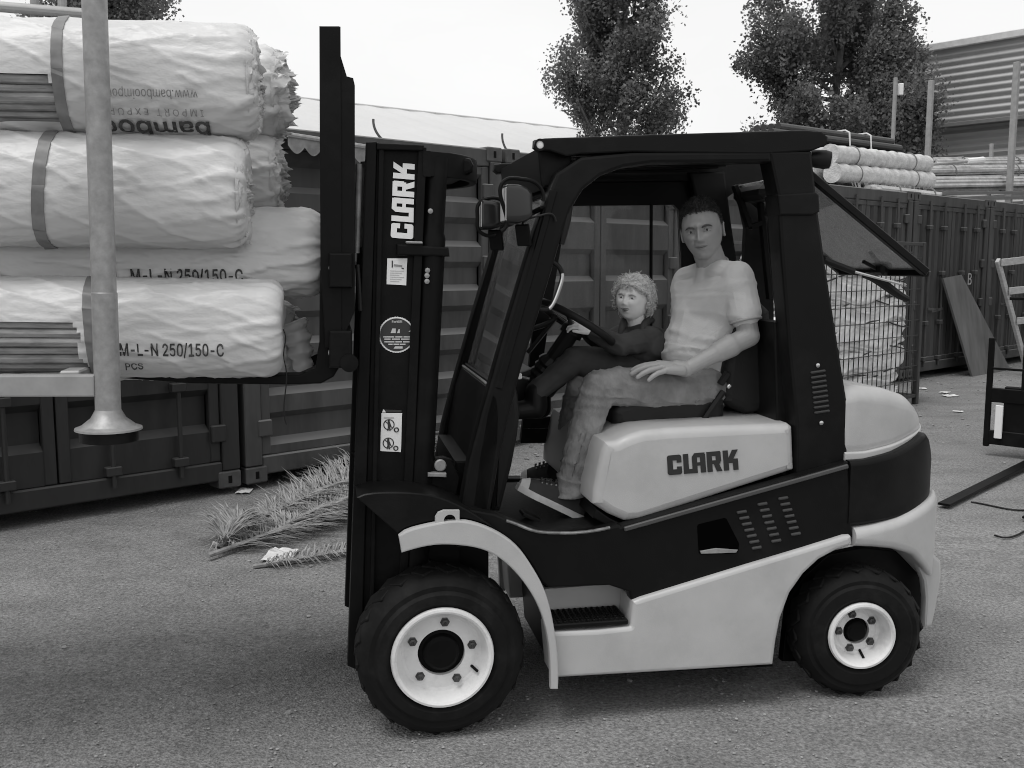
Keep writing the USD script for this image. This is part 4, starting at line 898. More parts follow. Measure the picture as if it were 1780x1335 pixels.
    def strap(s, l0, tilt, wd, off=0.004):
        th = np.linspace(0, 2 * PI, 97)[:-1]; secs = []
        for t in th:
            l = l0 + tilt * math.sin(t); ring = []
            for dl, o in ((-wd / 2, off - 0.004), (-wd / 2, off), (wd / 2, off), (wd / 2, off - 0.004)):
                p = s.P(A([l + dl]), A([t]))[0]; c = s.a + s.d * (l + dl); ring.append(p + (p - c) / np.linalg.norm(p - c) * o)
            secs.append(ring)
        secs.append(secs[0]); s.T.add('strap', tw(loft(secs, caps=False)), strap_mat)
    def ruffle(s, size):
        ms = []
        for layer in range(3):
            n_t, n_r = 150, 14; th = np.linspace(0, 2 * PI, n_t); fr = np.linspace(0, 1, n_r); TT, FF = np.meshgrid(th, fr, indexing='ij')
            q = np.stack([np.cos(TT) * 3, np.sin(TT) * 3, FF * 1.2 + layer * 3], -1); nz = meshkit.fbm(q * 1.6 + s.seed, 3, s.seed + layer) - 0.5
            nz2 = meshkit.fbm(q * 3.2 + s.seed, 2, s.seed + layer + 4) - 0.5
            R = s.R * (0.97 - 0.10 * layer - FF * (0.15 + 0.2 * layer)) * (1 + 0.35 * nz * FF + 0.18 * nz2 * FF); l = 0.03 - FF * size * (0.6 + 0.25 * layer + 1.6 * nz) + 0.03 * nz2 * FF
            ms.append(grid(s.a + l[..., None] * s.d + (R * np.cos(TT))[..., None] * s.n + (R * np.sin(TT))[..., None] * s.w))
        s.T.add('end_wrap', tw(cat(ms)), wrap_film, smooth=True)
    def text(s, txt, px, py, h, flip=False, bold=True, name='print', width=None, mat=None):
        """px, py: left end of the baseline as it reads in the picture (its right end when upside down)."""
        m = meshkit.text_mesh(txt, 1.0, 0.01, bold); v = np.asarray(m.vertices); fc = m.face_normals[:, 2] > 0.9
        m = trimesh.Trimesh(v, m.faces[fc], process=True); sc = h * s.R * 2
        wx = sc if width is None else width / m.vertices[:, 0].max()
        m.vertices = m.vertices * [wx, sc, 0]; vv, ff = trimesh.remesh.subdivide_to_size(m.vertices, m.faces, 0.006)
        l0, t0 = s.l_of(px, py), s.t_of(px, py); sg_ = -1 if flip else 1
        l = l0 - sg_ * vv[:, 0]; t = t0 + sg_ * vv[:, 1] / s.R
        p = s.P(l, t); c = s.a + np.outer(l, s.d); n = (p - c) / np.linalg.norm(p - c, axis=1, keepdims=True)
        me = trimesh.Trimesh(p + n * 0.0065, ff, process=False)
        if me.face_normals[:, 1].mean() > 0: me.invert()
        s.T.add(name, tw(me), mat or wrap_ink, smooth=False)
VB = 0.22
lfrom = lambda px, py, r, v=VB, x=0: (loc(x, py, v - 0.18) - loc(r, py, v - 0.18))[0]
B1 = Bale((452, 146), (-300, 128), VB, 101, 3, 'topmost front white bale with dark canes showing and upside-down print', slot=(0.56, -0.92, -0.10), ruffle=0.035, straps=((0.575, 0.0, 0.032),))
B1.text('www.bambooimport.e', 343, 157, 0.075, True, False, width=0.29, mat=M('faint_print', 0.20, 0.6))
B1.text('I M P O R T   E X P O R T', 352, 190, 0.06, True, False, width=0.30, mat=M('faint_print', 0.20, 0.6))
B1.text('bamboo', 364, 212, 0.17, True, True, width=0.33)
B2 = Bale((434, 336), (-300, 322), VB - 0.01, 99, 8, 'second front white bale from the top, plain with one strap', ruffle=0.03, straps=((0.60, -0.02, 0.036),))
B4 = Bale((493, 571), (-300, 564), VB - 0.02, 85, 12, 'lowest front white bale printed with a size code, canes showing on the left', slot=(0.585, -0.95, 0.12), straps=((0.575, 0.01, 0.034),), sq=2.6)
B4.text('M-L-N 250/150-C', 206, 618, 0.115, False, True, width=0.315)
B4.text('PCS', 214, 640, 0.07, False, True, width=0.055)
VC = 0.62
B3 = Bale((562, 440), (-200, 436), 0.40, 78, 21, 'white bale lying behind and between the second and the lowest front bale', straps=((0.69, 0.01, 0.036),), sq=2.6)
B3.text('M-L-N 250/150-C', 225, 489, 0.13, False, True, width=0.36)
B5 = Bale((490, 165), (-200, 150), VC + 0.02, 84, 27, 'rear white bale with a crumpled end behind the topmost front bale', ruffle=0.07)
B6 = Bale((487, 306), (-200, 300), VC + 0.02, 76, 33, 'rear white bale with a crumpled end behind the second front bale', ruffle=0.05)
B7 = Bale((512, 592), (-200, 585), VC - 0.02, 70, 39, 'rear white bale with a drooping plastic tip behind the lowest front bale', ruffle=0.05)
# loose plastic tip hanging off B7 and the thin cord
tip = [loc(x, y, VC - 0.2) for x, y in ((508, 560), (520, 600), (528, 640), (536, 664))]
B7.T.add('plastic_tip', tw(tube(spline(tip, 16), np.interp(np.linspace(0, 1, 16), [0, .5, .8, 1], [0.05, 0.045, 0.03, 0.008]) * (1 + 0.2 * np.sin(np.arange(16) * 1.9)), 10)), wrap_film, smooth=True)
cd = [loc(x, y, VB - 0.22) for x, y in ((492, 572), (495, 600), (493, 618), (497, 640), (495, 690), (498, 738))]
B4.T.add('cord', tw(tube(spline(cd, 30), 0.0022, 6)), plastic)
# ------------------------------------------------------------------ people
def blob(bones, edge=0.012, it=14, extra=()):
    """bones: (p0, r0, p1, r1) -> one smooth skin"""
    parts = []
    for p0, r0, p1, r1 in bones:
        s0 = Manifold.sphere(r0, 20).translate(tuple(map(float, p0))); s1 = Manifold.sphere(r1, 20).translate(tuple(map(float, p1)))
        parts.append(Manifold.batch_hull([s0, s1]))
    for grp in extra: parts.append(Manifold.batch_hull([Manifold.sphere(r, 20).translate(tuple(map(float, p))) for p, r in grp]))
    m = Manifold.batch_boolean(parts, m3.OpType.Add).refine_to_length(edge); k = m.to_mesh()
    t = trimesh.Trimesh(k.vert_properties[:, :3], k.tri_verts, process=True)
    v0 = np.array(t.vertices); trimesh.smoothing.filter_taubin(t, lamb=0.5, nu=0.53, iterations=it); v1 = np.array(t.vertices)
    bad = np.linalg.norm(v1 - v0, axis=1) > 0.025; v1[bad] = v0[bad]; return trimesh.Trimesh(v1, t.faces, process=False)
def folds(m, amp, scale, seed, stretch=(1, 1, 1), power=2.0):
    v = np.asarray(m.vertices); q = v * scale * np.asarray(stretch) + seed; n = np.nan_to_num(np.asarray(m.vertex_normals))
    w = meshkit.fbm(q * 0.5 + 9, 2, seed + 1) * 3; r = ridge(q.sum(1) * 0.6 + w) ** power
    m = m.copy(); m.vertices = v + n * (amp * (r - 0.35) + amp * 0.6 * (meshkit.fbm(q * 1.7, 2, seed + 3) - .5))[:, None]; return m
def axes(fwd, up, roll=0.0):
    f = np.asarray(fwd, float); f /= np.linalg.norm(f); u = np.asarray(up, float); u = u - f * (u @ f); u /= np.linalg.norm(u); r = np.cross(f, u)
    if roll: r, u = r * math.cos(roll) + u * math.sin(roll), u * math.cos(roll) - r * math.sin(roll)
    return r, f, u
G = lambda x, s: np.exp(-(x / s) ** 2)
def head_mesh(c, ax, W, D, H, child=False):
    """c: middle of the head; ax: right, forward, up. Returns the mesh and a function that puts a point on the face."""
    r, f, u = ax; m = trimesh.creation.icosphere(subdivisions=5); p = np.asarray(m.vertices).copy(); x, y, z = p.T
    jaw = np.clip(-z, 0, 1); tx = 1 - (0.25 if not child else 0.16) * jaw ** 1.4 + 0.02 * np.clip(z, 0, 1); ty_ = np.where(y > 0, 1 - 0.02 * jaw, 1 - 0.28 * jaw ** 0.8)
    sq = lambda v, e: np.sign(v) * np.abs(v) ** e
    X = sq(x, 0.92) * W * tx; Y = sq(y, 0.95) * D * ty_; Z = z * H
    Y = np.where(y > 0, np.minimum(Y, D * 0.93) , Y)
    k = H / 0.118; fr = np.clip(y * 3, 0, 1); q = 1.0 if not child else 0.6
    d = np.zeros_like(X)
    ez = -0.002 * k if not child else -0.014 * k
    d += q * 0.006 * k * G(X, 0.045 * k) * G(Z - ez - 0.019 * k, 0.009 * k)                     # brow
    for s in (-1, 1):
        d -= 0.011 * k * G(X - s * 0.031 * k, 0.017 * k) * G(Z - ez, 0.012 * k)                # eye sockets
        d += 0.006 * k * G(X - s * 0.036 * k, 0.02 * k) * G(Z - ez + 0.03 * k, 0.018 * k)     # cheeks
    nz = np.clip((ez + 0.012 * k - Z) / (0.048 * k), 0, 1)                                      # 0 at the bridge .. 1 at the tip
    nose = np.where((Z < ez + 0.012 * k) & (Z > ez - 0.048 * k), 1.0, 0.0)
    tipz = ez - 0.036 * k
    d += q * (0.011 + 0.017 * nz) * k * G(X, (0.0075 + 0.004 * nz) * k) * np.where(Z > tipz, 1, G(Z - tipz, 0.006 * k)) * np.where(Z < ez + 0.012 * k, 1, G(Z - ez - 0.012 * k, 0.01 * k))
    for s in (-1, 1): d += q * 0.006 * k * G(X - s * 0.012 * k, 0.006 * k) * G(Z - tipz + 0.001, 0.007 * k)
    mz = tipz - 0.026 * k
    d += 0.0055 * k * G(X, 0.022 * k) * (G(Z - mz - 0.006 * k, 0.005 * k) + 1.1 * G(Z - mz + 0.007 * k, 0.006 * k)) - 0.003 * k * G(X, 0.024 * k) * G(Z - mz, 0.0025 * k)
    d += 0.009 * k * G(X, 0.022 * k) * G(Z - mz + 0.034 * k, 0.014 * k) - 0.003 * k * G(X, 0.02 * k) * G(Z - mz + 0.019 * k, 0.006 * k)   # chin
    for s in (-1, 1):
        xt = s * (0.020 * k + np.clip(tipz - Z, 0, 1) * 0.45); d -= (0.003 if not child else 0.0012) * k * G(X - xt, 0.004 * k) * G(Z - (tipz - 0.014 * k), 0.014 * k)
        d -= (0.0025 if not child else 0.001) * k * G(X - s * 0.031 * k, 0.014 * k) * G(Z - ez + 0.016 * k, 0.004 * k)
    Y = Y + d * fr
    P = np.stack([X, Y, Z], 1); m.vertices = c + np.outer(X, r) + np.outer(Y, f) + np.outer(Z, u)
    if np.dot(np.cross(r, f), u) < 0: m.invert()
    from scipy.spatial import cKDTree
    sel = y > 0.15; kd = cKDTree(np.stack([X, Z], 1)[sel]); yy = Y[sel]
    def face(a, b, off=0.0):
        dd_, i = kd.query([a, b], k=3); w = 1 / (dd_ + 1e-6); return c + r * a + u * b + f * ((yy[i] * w).sum() / w.sum() + off)
    return m, face, dict(k=k, ez=ez, mz=mz, tipz=tipz), P
def ellip(c, ax, s, sub=3):
    m = trimesh.creation.icosphere(subdivisions=sub); v = np.asarray(m.vertices); m.vertices = c + v[:, :1] * s[0] * ax[0] + v[:, 1:2] * s[1] * ax[1] + v[:, 2:] * s[2] * ax[2]
    if np.dot(np.cross(ax[0], ax[1]), ax[2]) < 0: m.invert()
    return m
def face_parts(T, face, ax, i, brow, lash=True, open_mouth=False):
    k, ez, mz = i['k'], i['ez'], i['mz']; r, f, u = ax
    for s in (-1, 1):
        ec = face(s * 0.031 * k, ez, -0.0075 * k); e = T.add('eye', ellip(ec, ax, (0.0120 * k, 0.0100 * k, 0.0078 * k)), eye_white, smooth=True)
        T.add('iris', ellip(ec + f * 0.0075 * k, ax, (0.0052 * k, 0.0034 * k, 0.0052 * k), 2), eye_dark, e, smooth=True)
        lid = [face(s * (0.031 + q) * k, ez + (0.0075 - 90 * q * q) * k, 0.0022 * k) for q in np.linspace(-0.0125, 0.0125, 7)]
        T.add('eyelid', tube(lid, [0.0016 * k, 0.003 * k, 0.0036 * k, 0.0036 * k, 0.0036 * k, 0.003 * k, 0.0016 * k], 6), skin if not open_mouth else child_skin, smooth=True)
        bw = [face(s * (0.031 + q) * k, ez + (0.0165 - 22 * q * q + 0.08 * q) * k, 0.0010 * k) for q in np.linspace(-0.017, 0.019, 7)]
        T.add('eyebrow', tube(bw, np.array([0.002, 0.004, 0.0046, 0.0044, 0.0038, 0.003, 0.0014]) * k, 6), brow, smooth=True)
    for dz, w, rr in ((0.0036, 0.025, 0.0030), (-0.0045, 0.021, 0.0038)):
        lp = [face(q * k, mz + (dz * (1 - (q / w) ** 2) + 0.16 * abs(q)) * k * (1.7 if open_mouth else 1), 0.0003 * k) for q in np.linspace(-w, w, 9)]
        T.add('lip', tube(lp, [rr * k * math.sqrt(max(0.05, 1 - (j / 4 - 1) ** 2)) for j in range(9)], 6), lip_mat, smooth=True)
    if open_mouth: T.add('mouth', ellip(face(0, mz, -0.001 * k), ax, (0.014 * k, 0.004 * k, 0.006 * k), 2), eye_dark, smooth=True)
def ear(c, ax, s, k, mat_T):
    r, f, u = ax; ang = [A([0, 0]), ]
    pts = [c + u * (0.024 * math.sin(a)) * k + f * (-0.004 - 0.016 * math.cos(a) * (1 if math.cos(a) < 0 else .6)) * k + r * s * (0.001 + 0.006 * (math.cos(a) < 0.2)) * k for a in np.linspace(0.6, 5.4, 14)]
    rim_ = tube(spline(pts, 24), 0.0042 * k, 7); inner_ = ellip(c - f * .002 * k + r * s * .003 * k, ax, (0.006 * k, 0.014 * k, 0.022 * k), 2); return cat([rim_, inner_])
def hand(wrist, along, back, spread_sign, size=1.0, curl=(0.5, 0.5, 0.5, 0.5), spread=0.16, thumb_out=0.9):
    """bones of a hand: wrist point, direction of the fingers, direction of the back of the hand; thumb on the +side * spread_sign."""
    d = np.asarray(along, float); d /= np.linalg.norm(d); b = np.asarray(back, float); b -= d * (b @ d); b /= np.linalg.norm(b); s = np.cross(d, b) * spread_sign; S = size
    bones = [(wrist, .026 * S, wrist + d * .03 * S + s * .012 * S, .024 * S)]
    kn = []
    for i in range(4):
        off = (0.030 - 0.0195 * i) * S; kp = wrist + d * (0.092 - 0.004 * abs(i - 1) - 0.006 * (i == 3)) * S + s * off + b * (0.004 - .002 * abs(i - 1.2)) * S; kn.append(kp)
        bones.append((wrist + d * .02 * S + s * off * .6, .017 * S, kp, .0125 * S))
    bones += [(kn[0], .012 * S, kn[3], .0115 * S), (wrist + d * .045 * S + s * .018 * S, .017 * S, wrist + d * .045 * S - s * .016 * S, .017 * S)]
    for i, Ls in enumerate(((.042, .026, .021), (.046, .029, .022), (.043, .027, .021), (.033, .021, .018))):
        a = spread * (1.4 - i) ; fd_ = d * math.cos(a) + s * math.sin(a); p = kn[i]; r0 = (.0104, .0106, .0102, .0092)[i] * S; ang = 0.12
        for j, L in enumerate(Ls):
            ang += curl[i] * (0.75 if j else 0.55); q = fd_ * math.cos(ang) - b * math.sin(ang); p2 = p + q * L * S; r1 = r0 * (0.92 if j < 2 else 0.80); bones.append((p, r0, p2, r1)); p, r0 = p2, r1
    t0 = wrist + d * .022 * S + s * .026 * S; t1 = t0 + (d * math.cos(thumb_out) + s * math.sin(thumb_out) - b * .15) * .042 * S; t2 = t1 + (d * math.cos(thumb_out * .6) + s * math.sin(thumb_out * .6) - b * .2) * .032 * S; t3 = t2 + (d * .93 + s * .2 - b * .25) * .024 * S
    return bones + [(wrist + d * .01 * S, .02 * S, t0, .017 * S), (t0, .016 * S, t1, .0125 * S), (t1, .012 * S, t2, .0108 * S), (t2, .0108 * S, t3, .0085 * S)]
Wp = wl
def on_floor(px, py): return ground_at(px, py, fz)
_dirs = lambda a, b: (b - a) / np.linalg.norm(b - a)
FHEEL = wl(1007, 904, .34); FTOE = wl(897, 850, .32); FUP = A([0, 0, 1.0]) + TU * .45
FT2 = on_floor(905, 838); FH2 = FT2 + TU * .26 - TV * .05
# ---------- the man
cen_u = lambda p: TU
hipN, hipF = Wp(1222, 676, .40), Wp(1222, 668, .58); kneeN, kneeF = Wp(1040, 672, .33), Wp(1012, 670, .56); ankN, ankF = FHEEL + _dirs(FHEEL, FTOE) * .100 + FUP * .105, FH2 + _dirs(FH2, FT2) * .075 + A([0, 0, .11])
chest, belly, pelv = Wp(1240, 552, .47), Wp(1222, 615, .47), Wp(1225, 668, .49)
shN, shF = Wp(1281, 484, .33), Wp(1196, 490, .62); neck0, neck1 = Wp(1238, 462, .47), Wp(1228, 432, .46)
elN, wrN = Wp(1302, 584, .28), Wp(1196, 640, .27); elF, wrF = Wp(1188, 600, .72), Wp(1165, 655, .80)
P1 = Thing('person', 'smiling man in a pale t-shirt and jeans seated sideways in the cab, hand on thigh', 'person', A([*pelv[:2], tp(loc(1225, 700, .5))[2]]), YAW)
hc = Wp(1221, 401, .455); to_cam = CAMP - hc; to_cam[2] *= 0.55; to_cam /= np.linalg.norm(to_cam)
fw = to_cam * math.cos(.16) + np.cross(A([0, 0, 1.0]), to_cam) * -math.sin(.16); HA = axes(fw, (0, 0, 1), 0.0)
rl = math.radians(9); HA = (HA[0] * math.cos(rl) - HA[2] * math.sin(rl), HA[1], HA[2] * math.cos(rl) + HA[0] * math.sin(rl))
# roll: the head leans to the picture's left
if (HA[2] @ A([1.0, 0, 0])) > 0: HA = axes(fw, (-0.14, 0, 1))
hd, face, fi, hP = head_mesh(hc, HA, 0.076, 0.098, 0.119)
dirs = lambda a, b: (b - a) / np.linalg.norm(b - a)
hand_dir = Wp(1128, 634, .26) - wrN
hb = hand(wrN + dirs(elN, wrN) * 0.01, hand_dir, A([0.0, -0.25, 1.0]) , 1, 1.12, (0.24, 0.27, 0.30, 0.36), 0.10, 0.6)
hbF = hand(wrF, A([-.6, .5, -.5]), A([0, .8, .5]), -1, 1.0)
body_b = [(neck0, .058, neck1, .056), (neck1, .054, hc - HA[2] * .05 - HA[1] * .012, .056), (shN, .050, elN, .039), (elN, .041, wrN, .027), (elN * .7 + wrN * .3, .044, elN * .5 + wrN * .5, .039), (shF, .05, elF, .039), (elF, .04, wrF, .027),
          (neck0, .06, chest, .085), (shN, .05, chest, .09), (shF, .05, chest, .09), (chest, .10, pelv, .10), (hipN, .07, kneeN, .045), (hipF, .07, kneeF, .045), (kneeN, .045, ankN, .035), (kneeF, .045, ankF, .035), (pelv, .09, hipN, .07), (pelv, .09, hipF, .07)]
body = blob(body_b, 0.012, 10); hnd = blob(hb, 0.0045, 5); hndF = blob(hbF, 0.007, 5)
P1.add('body', cat([body, hnd, hndF, hd, ear(hc + HA[0] * .0735 - HA[1] * .008 - HA[2] * .006, HA, 1, 1, 0), ear(hc - HA[0] * .0735 - HA[1] * .008 - HA[2] * .006, HA, -1, 1, 0)]), skin, smooth=True)
face_parts(P1, face, HA, fi, M('dark_brow', .07, .7))
# short hair
sel = hP.copy(); X, Y, Z = hP.T; hl = 0.056 - 0.030 * np.clip((Y + 0.02) / 0.1, -1.2, 0) * -1
hair_line = np.where(Y > 0.02, 0.066 - 0.10 * np.clip(np.abs(X) - 0.035, 0, .05) * 3.0, np.where(Y > -0.025, 0.012, -0.045 - (Y + .025) * 0.2))
hair_line = hair_line + 0.006 * (meshkit.fbm(hP * 110, 2, 7) - 0.5); on = Z > hair_line; grow = np.where(on, 0.0025 + 0.004 * np.clip(Z / 0.11, 0, 1) ** 2, -0.004)
n0 = hP / np.linalg.norm(hP, axis=1, keepdims=True); q = hP + n0 * grow[:, None]; to_w = lambda q: hc + q[:, :1] * HA[0] + q[:, 1:2] * HA[1] + q[:, 2:] * HA[2]
hairb = P1.add('hair', trimesh.Trimesh(to_w(q), hd.faces[on[hd.faces].all(1)], process=False), hair_dark, smooth=True)
rgh = np.random.default_rng(21); ids = np.where(Z > hair_line - 0.003)[0]; SV_, SF_, so = [], [], 0
for k in range(5200):
    i_ = ids[rgh.integers(len(ids))]; pt = hP[i_] + rgh.normal(size=3) * .0015; topn = np.clip(Z[i_] / .1, 0, 1); Ls = .005 + .016 * topn * (0.6 + 0.6 * rgh.random())
    d1 = n0[i_] * .8 + A([.12, .35, .25]) * topn + rgh.normal(size=3) * .28 + A([0, -.1, -.5]) * (1 - topn); d1 /= np.linalg.norm(d1); sd = np.cross(d1, rgh.normal(size=3)); sd /= np.linalg.norm(sd); w_ = .0009
    a_, b_, c_ = pt, pt + d1 * Ls * .55, pt + d1 * Ls + A([0, .2, -.1]) * Ls
    SV_ += [a_ - sd * w_, a_ + sd * w_, b_ + sd * w_, b_ - sd * w_, c_]; SF_ += [[so, so + 1, so + 2], [so, so + 2, so + 3], [so + 3, so + 2, so + 4]]; so += 5
P1.add('hair_strands', trimesh.Trimesh(to_w(np.array(SV_)), np.array(SF_), process=False), hair_dark, hairb, smooth=False, kind='stuff')
# t-shirt
slN = shN * .42 + elN * .58; slF = shF * .45 + elF * .55; hemF, hemB = Wp(1200, 655, .40), Wp(1258, 655, .42)
tsh = blob([(shN, .066, slN, .066), (shF, .064, slF, .062), (neck0 - A([0, 0, .02]), .064, chest, .10), (shN, .062, neck0 - A([0, 0, .03]), .060), (shF, .062, neck0 - A([0, 0, .03]), .060)], 0.011, 30,
           extra=[[(shN - A([0, 0, .03]), .075), (shF - A([0, 0, .03]), .072), (chest - TU * .045 + TV * .03, .105), (chest + TU * .03 - TV * .03, .105)],
                  [(chest - TU * .045 + TV * .03, .11), (chest + TU * .03 - TV * .03, .108), (belly - TU * .04, .124), (belly + TU * .04, .114)],
                  [(belly - TU * .04, .126), (belly + TU * .04, .116), (pelv - TU * .035 + A([0, 0, .045]), .122), (pelv + TU * .05 + A([0, 0, .035]), .11)]])
tsh_amp = 0.3 + 1.15 * np.clip((chest[2] + 0.04 - np.asarray(tsh.vertices)[:, 2]) / 0.12, 0, 1)
tsh = folds(folds(tsh, 0.0075 * tsh_amp, 12, 3, (0.35, 0.35, 1.9), 4.0), 0.0028 * tsh_amp, 26, 8, (0.6, 0.6, 1.5), 3.0)
P1.add('t_shirt', tsh, shirt_mat, smooth=True)
cuff = lambda c, d, r, t: tube([c + r * (math.cos(a) * frame_of(d)[0] + math.sin(a) * frame_of(d)[1]) for a in np.linspace(0, 2 * PI, 33)[:-1]], t, 6, closed=True)
P1.add('sleeve_hem', cuff(slN + dirs(shN, elN) * .034, dirs(shN, elN), 0.0565, 0.0055), M('tshirt_seam', 0.30, 0.85), smooth=True)
P1.add('collar', cuff(neck0 + A([-.002, -.003, .002]), dirs(neck0, neck1) + A([-.04, -.18, 0]), 0.0615, 0.0062), M('tshirt_seam', 0.30, 0.85), smooth=True)
# jeans
def leg_bones(h, k, a): return [(h, .098, h * .45 + k * .55, .082), (h * .45 + k * .55, .082, k, .068), (k, .067, k * .55 + a * .45, .062), (k * .55 + a * .45, .062, a, .052), (a, .054, a - A([0, 0, .07]), .060)]
jn = folds(blob(leg_bones(hipN, kneeN, ankN) + leg_bones(hipF, kneeF, ankF) + [(pelv, .118, hipN, .098), (pelv, .118, hipF, .098)], 0.010, 8), 0.0, 1, 1)
_jv = np.asarray(jn.vertices); _g = lambda p, w: np.exp(-(np.linalg.norm(_jv - p, axis=1) / w) ** 2)
jn_amp = 0.45 + 0.8 * (_g(kneeN, .13) + _g(ankN, .16) + _g(kneeF, .13) + _g(hipN, .14))
jn = folds(folds(jn, 0.009 * jn_amp, 13, 8, (0.5, 0.5, 1.6), 4.0), 0.0045 * jn_amp, 27, 4, (1.2, .6, 1.2), 4.0)
jn = trimesh.intersections.slice_mesh_plane(trimesh.Trimesh(jn.vertices, jn.faces, process=True), (0, 0, 1.0), (0, 0, fz + 0.075))
P1.add('jeans', jn, denim, smooth=True)
for h in (0.0,): P1.add('belt_loop', beam(Wp(1208, 700, .31), Wp(1238, 672, .31), 0.012, 0.006), denim)
# sneakers
def shoe(heel, toe, up, name='shoe'):
    d = toe - heel; L = np.linalg.norm(d); d /= L; s = np.cross(d, up); s /= np.linalg.norm(s); u = np.cross(s, d)
    def sec(f):                                             # outline half width, height
        w = np.interp(f, [0, .08, .3, .55, .75, .9, 1.0], [.022, .032, .031, .036, .044, .038, .014]); return w
    sole = loft([[heel + d * L * f + s * (sec(f) + .004) * a + u * b for a, b in ((-1, 0), (-1.03, .012), (-1, .024), (1, .024), (1.03, .012), (1, 0))] for f in np.linspace(0, 1.0, 18)])
    hgt = lambda f: np.interp(f, [0, .1, .3, .42, .62, .85, 1.0], [.095, .105, .105, .088, .066, .048, .026])
    up_ = loft([[heel + d * L * (f * .985 + .004) + s * sec(f) * math.cos(a) * (0.62 + .38 * (1 - abs(math.sin(a)))) + u * (.016 + hgt(f) * max(0, math.sin(a)) ** .8) for a in np.linspace(-.25, PI + .25, 15)] for f in np.linspace(0, 1.0, 18)])
    S = P1.add(name, fixed(up_), canvas, smooth=40); P1.add('sole', fixed(sole), sole_white, S, smooth=40)
    tc = loft([[heel + d * L * (f * .985 + .010) + s * sec(f) * 1.05 * math.cos(a) * (0.62 + .38 * (1 - abs(math.sin(a)))) + u * (.017 + 1.06 * hgt(f) * max(0, math.sin(a)) ** .8) for a in np.linspace(-.25, PI + .25, 15)] for f in np.linspace(.90, 1.0, 6)]); P1.add('toe_cap', fixed(tc), sole_white, S, smooth=40)
    for k in range(6):
        f = .42 + .065 * k
        for a in (0.95, 2.2): P1.add('lace_eyelet', trimesh.creation.icosphere(1, 0.004).apply_translation(heel + d * L * f + s * sec(f) * math.cos(a) * .72 + u * (.018 + hgt(f) * math.sin(a) ** .8)), galv, S)
        q = [heel + d * L * (f + .02 * (1 if a_ > 1.6 else 0)) + s * sec(f) * math.cos(a_) * .72 + u * (.024 + hgt(f) * math.sin(a_) ** .8) for a_ in np.linspace(.95, 2.2, 6)]; P1.add('lace', tube(q, .003, 5), canvas, S)
shoe(FHEEL, FTOE, FUP); shoe(FH2, FT2, A([0, 0, 1.0]))
# ---------- the child
ch = Wp(1102, 519, .60); cneck = Wp(1108, 566, .61); cch = Wp(1112, 606, .62); cpel = Wp(1118, 652, .62)
csN, csF = Wp(1133, 590, .53), Wp(1086, 584, .71); ceN, cwN = Wp(1078, 600, .46), Wp(1028, 577, .46); ceF, cwF = Wp(1050, 596, .74), Wp(1008, 566, .66)
P2 = Thing('person', 'small child with curly blond hair and a dark jacket reaching for the steering wheel', 'person', A([*cpel[:2], cpel[2] - .09]), YAW)
cam_c = CAMP - ch; cam_c /= np.linalg.norm(cam_c); cf = cam_c * math.cos(.42) + np.cross(A([0, 0, 1.0]), cam_c) * -math.sin(.42); cf[2] += .20; CAx = axes(cf, (0.10, 0, 1))
chd, cface, ci_, cP = head_mesh(ch, CAx, 0.066, 0.080, 0.090, True)
hN = hand(cwN, Wp(1000, 562, .47) - cwN, A([.2, -.6, .9]), -1, 0.58, (.7, .7, .7, .7), .12, .5); hF = hand(cwF, Wp(990, 556, .62) - cwF, A([0, .3, 1]), 1, 0.58, (.7, .7, .7, .7), .12, .5)
cb = blob([(cneck, .036, ch - CAx[2] * .04 - CAx[1] * .012, .040), (cneck, .04, cch, .06), (csN, .034, ceN, .028), (ceN, .028, cwN, .019), (csF, .034, ceF, .028), (ceF, .028, cwF, .019), (csN, .036, cch, .06), (csF, .036, cch, .06), (cch, .08, cpel, .08)], .009, 8)
P2.add('body', cat([cb, blob(hN, .0045, 4), blob(hF, .0045, 4), chd]), child_skin, smooth=True)
face_parts(P2, cface, CAx, ci_, M('blond_brow', .3, .6), open_mouth=True)
jk = folds(blob([(csN, .050, ceN, .043), (ceN, .043, cwN * .85 + ceN * .15, .034), (csF, .05, ceF, .043), (ceF, .043, cwF * .85 + ceF * .15, .034), (csN, .05, cneck - A([0, 0, .03]), .05), (csF, .05, cneck - A([0, 0, .03]), .05)], .009, 7,
      extra=[[(csN - A([0, 0, .02]), .06), (csF - A([0, 0, .02]), .06), (cch - TU * .04, .085), (cch + TU * .04, .085)], [(cch - TU * .04, .09), (cch + TU * .05, .088), (cpel - TU * .04, .10), (cpel + TU * .05, .10)]]), .006, 14, 5, (1, 1, 1.6), 2.5)
P2.add('jacket', jk, jacket_mat, smooth=True)
for sg_ in (-1, 1):
    q = [cneck + A([0, 0, .012]) + CAx[0] * sg_ * .045 + CAx[1] * a_ + A([0, 0, b_]) for a_, b_ in ((-.04, .02), (0.0, .012), (.035, -.012), (.06, -.05), (.065, -.10))]
    P2.add('jacket_collar', tube(spline(q, 14), np.interp(np.linspace(0, 1, 14), [0, .5, 1], [.014, .016, .007]), 8), jacket_mat, smooth=True)
P2.add('undershirt', ellip(cneck + CAx[1] * .035 - A([0, 0, .05]), CAx, (.022, .022, .05)), M('pale_vest', .35, .8), smooth=True)
ckN, ckF = Wp(1000, 626, .52), Wp(996, 624, .72); caN, caF = Wp(932, 682, .50), Wp(940, 684, .72)
P2.add('trousers', folds(blob([(cpel, .10, ckN, .055), (ckN, .052, caN, .042), (cpel, .10, ckF, .055), (ckF, .052, caF, .042)], .011, 7), .005, 12, 2), jacket_mat, smooth=True)
